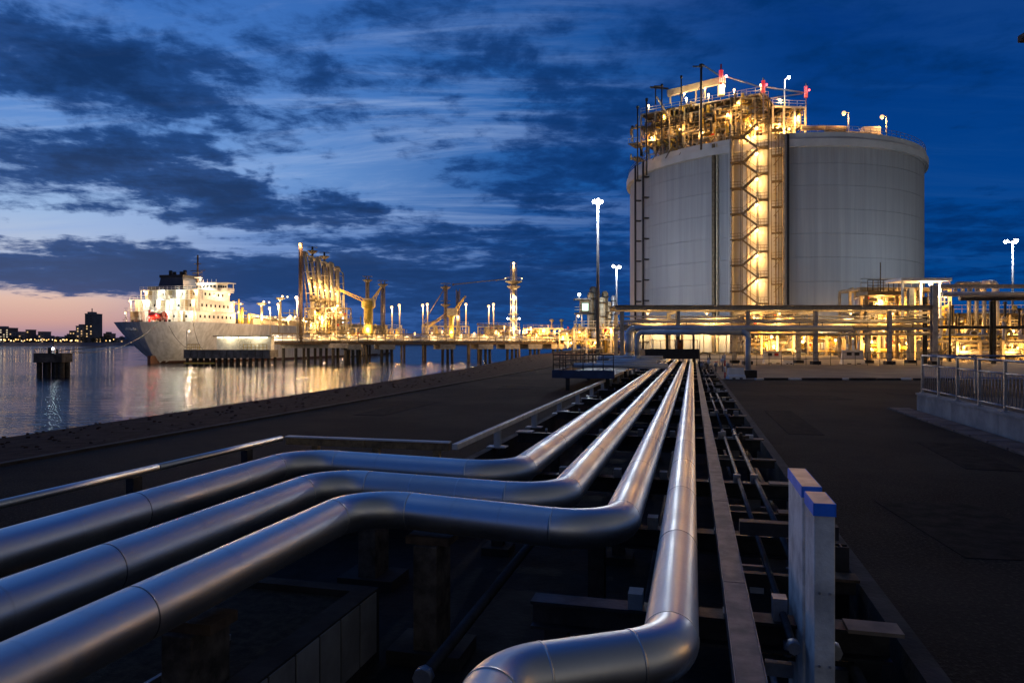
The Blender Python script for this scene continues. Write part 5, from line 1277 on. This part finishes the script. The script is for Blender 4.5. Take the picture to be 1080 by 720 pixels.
# ---------------------------------------------------------------- gas carrier ship
def ship():
    px = 147; Y0 = 194; x0 = (px-540)/F*Y0
    t = thing('tanker_ship', 'grey-hulled gas tanker with brightly lit white superstructure, moored stern-first', 'ship', (x0, Y0, WATER), -TH*.9)
    L = 175; B = 13.4; D = 11.6
    # hull: stations along local y (0 = stern), half-sections x(z)
    st = []
    ys = [0,1.2,3.0,6,11,18,28,45,90,130,155,168,L]
    NZ = 9
    for y in ys:
        pts = []
        for k in range(NZ):
            z = -2+ (D+2)*k/(NZ-1) ; f = max(0, z)/D
            # beam at deck
            if y < 28: bd = B*{0:.004,1.2:.52,3.0:.82,6:.94,11:.975,18:.99}[y]
            elif y > 120: bd = B*max(.02, 1-((y-120)/(L-120))**2.2)
            else: bd = B
            # lower waterline: narrow at stern, full amidships
            if y < 45: wl = min(bd, B*(.03+.97*(y/45)**.9))
            elif y > 110: wl = B*max(.01, 1-((y-110)/(L-112))**1.6) if y < L-2 else .05
            else: wl = B
            e = 1.25 if y < 30 else .7
            w = wl+(bd-wl)*min(1, (f**(e*.55)))
            pts.append((w, z))
        st.append((y, pts))
    g = MB(); vs = []; 
    def sternrake(y, z): return y + (max(0, (D-z))/D)**1.3*7.0*max(0, 1-y/20)
    for (y, pts) in st:
        for (w, z) in pts: vs.append((w, sternrake(y,z), z))
    n = NZ; fs = []
    for i in range(len(st)-1):
        for k in range(n-1): fs.append((i*n+k, (i+1)*n+k, (i+1)*n+k+1, i*n+k+1))
    g.add(vs, fs, True); vs2 = [(-x,y,z) for x,y,z in vs]; g.add(vs2, [tuple(reversed(f)) for f in fs], True)
    # stern plate with centre knuckle: each half of the transom
    cen = [(0, sternrake(0,z)-.02, z) for (_, z) in st[0][1]]
    for s in (1,-1):
        a = [(s*w, sternrake(0,z), z) for (w, z) in st[0][1]]; v = a+cen; f = [(k, k+1, n+k+1, n+k) for k in range(n-1)]
        g.add(v, f if s < 0 else [tuple(reversed(q)) for q in f])
    g.build('hull', M_HULL, t)
    # boot topping strip
    g = MB()
    for i in range(len(st)-1):
        for s in (1,-1):
            def pt(j, z):
                y, pts = st[j]; f = (z+2)/(D+2)*(NZ-1); k = int(f); fr = f-k; w = pts[k][0]*(1-fr)+pts[k+1][0]*fr
                return (s*(w+.05), sternrake(y,z)-.03, z)
            g.add([pt(i,-.3),pt(i+1,-.3),pt(i+1,.75),pt(i,.75)], [(0,1,2,3) if s > 0 else (3,2,1,0)])
    g.build('boot_topping', M_BOOT, t)
    # deck
    g = MB(); up = [(p[1][-1][0], p[0]) for p in st]; v = [(w, y, D-.05) for w, y in up]+[(-w, y, D-.05) for w, y in up]; m = len(up)
    g.add(v, [(i, i+1, m+i+1, m+i) for i in range(m-1)]); g.build('main_deck', M_BEIGED, t)
    MB().box(-.5,3.6,-2,.5,8,2.2).build('rudder', M_BOOT, t)
    # bulwark railing at stern
    g = MB()
    for i in range(15):
        x = -10.2+i*1.46; yy = .4+(abs(x)/11.5)**2.2*4.2; g.tube((x,yy,D),(x,yy,D+1.1),.06,4)
    g.build('railing_posts', M_WHITE, t, kind='stuff')
    for z in (.6,1.1): MB().path([(-11.2+.8*q,.4+(abs(-11.2+.8*q)/11.5)**2.2*4.2,D+z) for q in range(29)],.05,5).build('hand_rail', M_WHITE, t)
    for x in (-6,-4,-3,3,4.6,6): MB().tube((x,4.4,D),(x,4.4,D+.8),.35,8).build('bollard', M_DSTEEL, t)
    # stern name lettering is too small to read: short pale strokes
    for k in range(6):
        x = -5.6+k*.62; yy = abs(x)/7*1.2; z_ = 9.6; yr = sternrake(yy, z_)
        MB().box(x,yr-.35,z_-.3,x+.4,yr+.3,z_+.35-.15*(k%2)).build('name_letter', M_WHITE, t)
    # tiers of the superstructure
    W_ = M_WHITE
    def tier(x0,x1,y0,y1,z0,z1,nm='deckhouse', m=None, wins=True, every=2.0):
        o = MB().box(x0,y0,z0,x1,y1,z1).build(nm, m or W_, t)
        if wins:
            k = int((x1-x0-1)/every); wm = MB().box(-.35,-.06,0,.35,-.01,.8).mesh('porthole', M_GLASS); wl = MB().box(-.35,-.06,0,.35,-.01,.8).mesh('lit_porthole', E_WINW)
            for i in range(k): inst(wl if (i*7+int(z0)) % 3 == 0 else wm, 'window', o, (x0+1+i*every, y0, z0+1.3))
            k = int((y1-y0-1)/every); wm2 = MB().box(.01,-.35,0,.06,.35,.8).mesh('porthole', M_GLASS)
            for i in range(k): inst(wm2, 'window', o, (x1, y0+1+i*every, z0+1.3))
        return o
    T = [(-10.8,10.0,8.5,26,D,D+3.1),(-10.0,9.8,9.5,25,D+3.2,D+6.4),(-8.4,9.4,11.5,24,D+6.5,D+9.2)]
    for (a,b,c,d_,e,f) in T:
        tier(a,b,c,d_,e,f)
        for q in range(6):
            xx = a+.2+q*(b-a-1.4)/5; MB().box(xx,c-1.9,e,xx+1.0,c-.01,f-.02).build('bulkhead', (M_BEIGE,M_GREYP)[q%2], t)
        MB().box(a-1.2,c-2.4,f+.0,b+1.2,d_+.4,f+.12 if f > 20 else f+.099).build('deck_plate', W_, t)
        gg = MB(); nn = int((b-a+2.4)/1.3)
        for i in range(nn+1): gg.tube((a-1.2+i*1.3,c-2.3,f+.12),(a-1.2+i*1.3,c-2.3,f+1.15),.045,4)
        for i in range(int((d_-c)/1.5)): gg.tube((b+1.1,c-2.3+i*1.5,f+.12),(b+1.1,c-2.3+i*1.5,f+1.15),.045,4)
        gg.build('railing_posts', W_, t, kind='stuff')
        for z in (.6,1.1): MB().tube((a-1.2,c-2.3,f+z),(b+1.2,c-2.3,f+z),.05,4).build('hand_rail', W_, t)
        for x in [a-1.0+i*(b-a+2)/5 for i in range(6)]: MB().beam((x,c-2.1,e),(x,c-2.1,f),.22).build('pillar', W_, t)
    # bridge
    br = MB().box(-2.5,17.5,D+9.4,9.6,22.5,D+11.7).build('bridge', W_, t)
    for i in range(10): MB().box(-2.0+i*1.16,17.43,D+10.3,-1.15+i*1.16,17.49,D+11.2).build('bridge_window', M_GLASS, br)
    for i in range(4): MB().box(9.61,18+i*1.1,D+10.3,9.67,18.8+i*1.1,D+11.2).build('bridge_window', M_GLASS, br)
    MB().box(9.7,18.2,D+9.4,12.6,21.6,D+10.3).build('bridge_wing', W_, t); MB().box(9.7,17.8,D+11.72,12.9,22,D+11.88).build('wing_roof', W_, t)
    for y in (18.4,21.4): MB().beam((12.4,y,D+10.3),(12.4,y,D+11.7),.2).build('wing_post', W_, t)
    MB().box(-2.8,17.1,D+11.71,9.69,22.8,D+11.88).build('bridge_roof', W_, t)
    for i in range(9): MB().tube((-2.3+i*1.45,17.6,D+11.88),(-2.3+i*1.45,17.6,D+12.9),.05,4).build('roof_post', W_, t)
    # funnel
    g = MB()
    g.rings([[Vector((sx*w-1.2+off, y, z)) for sx, y in ((-1,11.6),(1,11.6),(1,18),(-1,18))] for w, z, off in ((4.4,D+9.3,-.2),(3.6,D+13.0,.2))], True, False)
    g.build('funnel', M_FUNNEL, t)
    MB().box(-4.9,11.4,D+13.01,2.9,18.2,D+13.8).build('funnel_cap', M_BLACK, t)
    for x in (-3.2,-1.9,.4,1.6): MB().tube((x,14,D+13.8),(x,14,D+15.3 if x<-3 or x>1 else D+14.9),.5,8).build('exhaust_pipe', M_BLACK, t)
    MB().box(-9.4,12.2,D+9.32,-5.8,15,D+10.6).build('vent_house', M_BLACK, t)
    # mast
    MB().tube((3.6,17,D+11.9),(3.6,17,D+20.0),.24,8).build('signal_mast', M_RUST, t)
    for z, w in ((15.4,2.4),(14.0,1.5),(17.4,1.1)): MB().beam((3.6-w,17,D+z),(3.6+w,17,D+z),.18).build('mast_yard', M_BEIGED, t)
    MB().box(2.4,16.4,D+13.2,4.8,17.6,D+13.45).build('mast_platform', M_WHITE, t); MB().beam((2.2,16.6,D+14.6),(5.4,16.6,D+14.8),.28,.3).build('radar_scanner', M_BEIGED, t)
    # lifeboat and red items on the stern deck
    MB().path([(-1.5,4,D+1.9),(-.8,4,D+1.6),(1.8,4,D+1.5),(3,4,D+1.9)],1.15,10).build('free_fall_boat', mat('lifeboat_orange',(.22,.04,.025),.45,0,.15,1), t)
    MB().beam((-2.2,4.2,D),(-2.2,4.2,D+3.4),.4).build('davit', M_RED, t); MB().beam((3.2,4.2,D),(3.2,4.2,D+2.6),.35).build('davit', M_RED, t)
    lamp(t, (-1,2.6,D+1.3), E_RED, .30, 500, (1,.1,.05)); lamp(t, (1.2,2.6,D+1.9), E_RED, .25, 300, (1,.1,.05))
    # accommodation lamps
    for (x,y,z,pw,em) in ((-9.4,3.4,D+2.6,900,0),(-3,5.4,D+2.6,1100,1),(2.5,5.4,D+2.6,1100,1),(7,5.4,D+2.6,1100,1),(10.5,5.4,D+2.7,900,0),(-10.6,6.4,D+6.1,900,0),(-6.5,6.8,D+6.1,1300,1),(-1.5,6.8,D+6.1,1500,1),(3,6.8,D+6.1,1500,1),(9.5,6.8,D+6.0,900,0),(-8,9.0,D+9.0,900,0),(-2,9.0,D+9.0,900,1),(3.5,9.0,D+9.0,1500,1),(8.5,9.0,D+9.0,900,0),(5.5,15.6,D+12.6,2600,0),
                          (12,16,D+7.8,1200,0),(12.4,24,D+3.5,1200,0),(12,20,D+8.5,1500,0),(12.6,12,D+3.4,900,0),(6,15.8,D+11,900,1),(11.8,26,D+6,2600,0)):
        lamp(t, (x,y,z), E_WARM if not em else emit('deck_white',(1,.93,.75),10), .24, pw*.42, (1,.62,.30) if not em else (1,.92,.72), .3)
    # cargo deck gear forward of the house
    MB().box(-9,40,D,9,150,D+2.0).build('trunk_deck', mat('beige_deck',(.45,.38,.26),.6,0,.2,.3), t)
    rnd = random.Random(17)
    for i in range(46):
        y = 27+i*2.0 if i > 16 else 27+i*.6; x = rnd.uniform(2,12.4); h = rnd.uniform(2,8)*(1 if i < 14 else .8)
        MB().tube((x,y,D),(x,y,D+h),rnd.choice((.15,.25,.4)),6).build('deck_post', rnd.choice((M_YEL,M_BEIGE,M_WHITE)), t)
        if i % 2 == 0: MB().beam((x-2.5,y,D+h*.8),(x+1.5,y,D+h*.8),.25).build('deck_girder', rnd.choice((M_YEL,M_BEIGED)), t)
    for i in range(12):
        x = rnd.uniform(4,12); y0 = rnd.uniform(33,80); MB().tube((x,y0,D+rnd.uniform(1,3.5)),(x,y0+25,D+rnd.uniform(1,3.5)),.25,6).build('deck_pipe', rnd.choice((M_YEL,M_BEIGE,M_WHITE)), t)
    for (x,y,h) in ((13,40,7),(12.5,52,9.5),(12,58,3),(12,72,6),(11,88,7)):
        MB().tube((x-1,y,D),(x-1,y,D+h),.4,8).build('kingpost', M_BEIGE, t); MB().lathe([(.5,D+h-.8),(1.6,D+h-.3),(1.6,D+h)],8,(x-1,y,0)).build('crosstree', M_BEIGE, t)
        lamp(t, (x-1.9,y-.4,D+h+.4), E_WARM, .36, 2200, (1,.68,.33)); lamp(t, (x,y-.4,D+h+.2), E_WARM, .3, 0)
    for y in (29,34,39,44,56,68,80,96): lamp(t, (12.6,y,D+2.6), E_SOD, .30, 1800, (1,.62,.28))
    keep = ('hull','boot_topping','main_deck','rudder','name_letter','trunk_deck','deck_post','deck_girder','deck_pipe','kingpost','crosstree','bollard')
    for ch in t.children:
        if ch.name.split('.')[0] not in keep and abs(ch.location.y) < 26: ch.location.x += 1.9
ship()
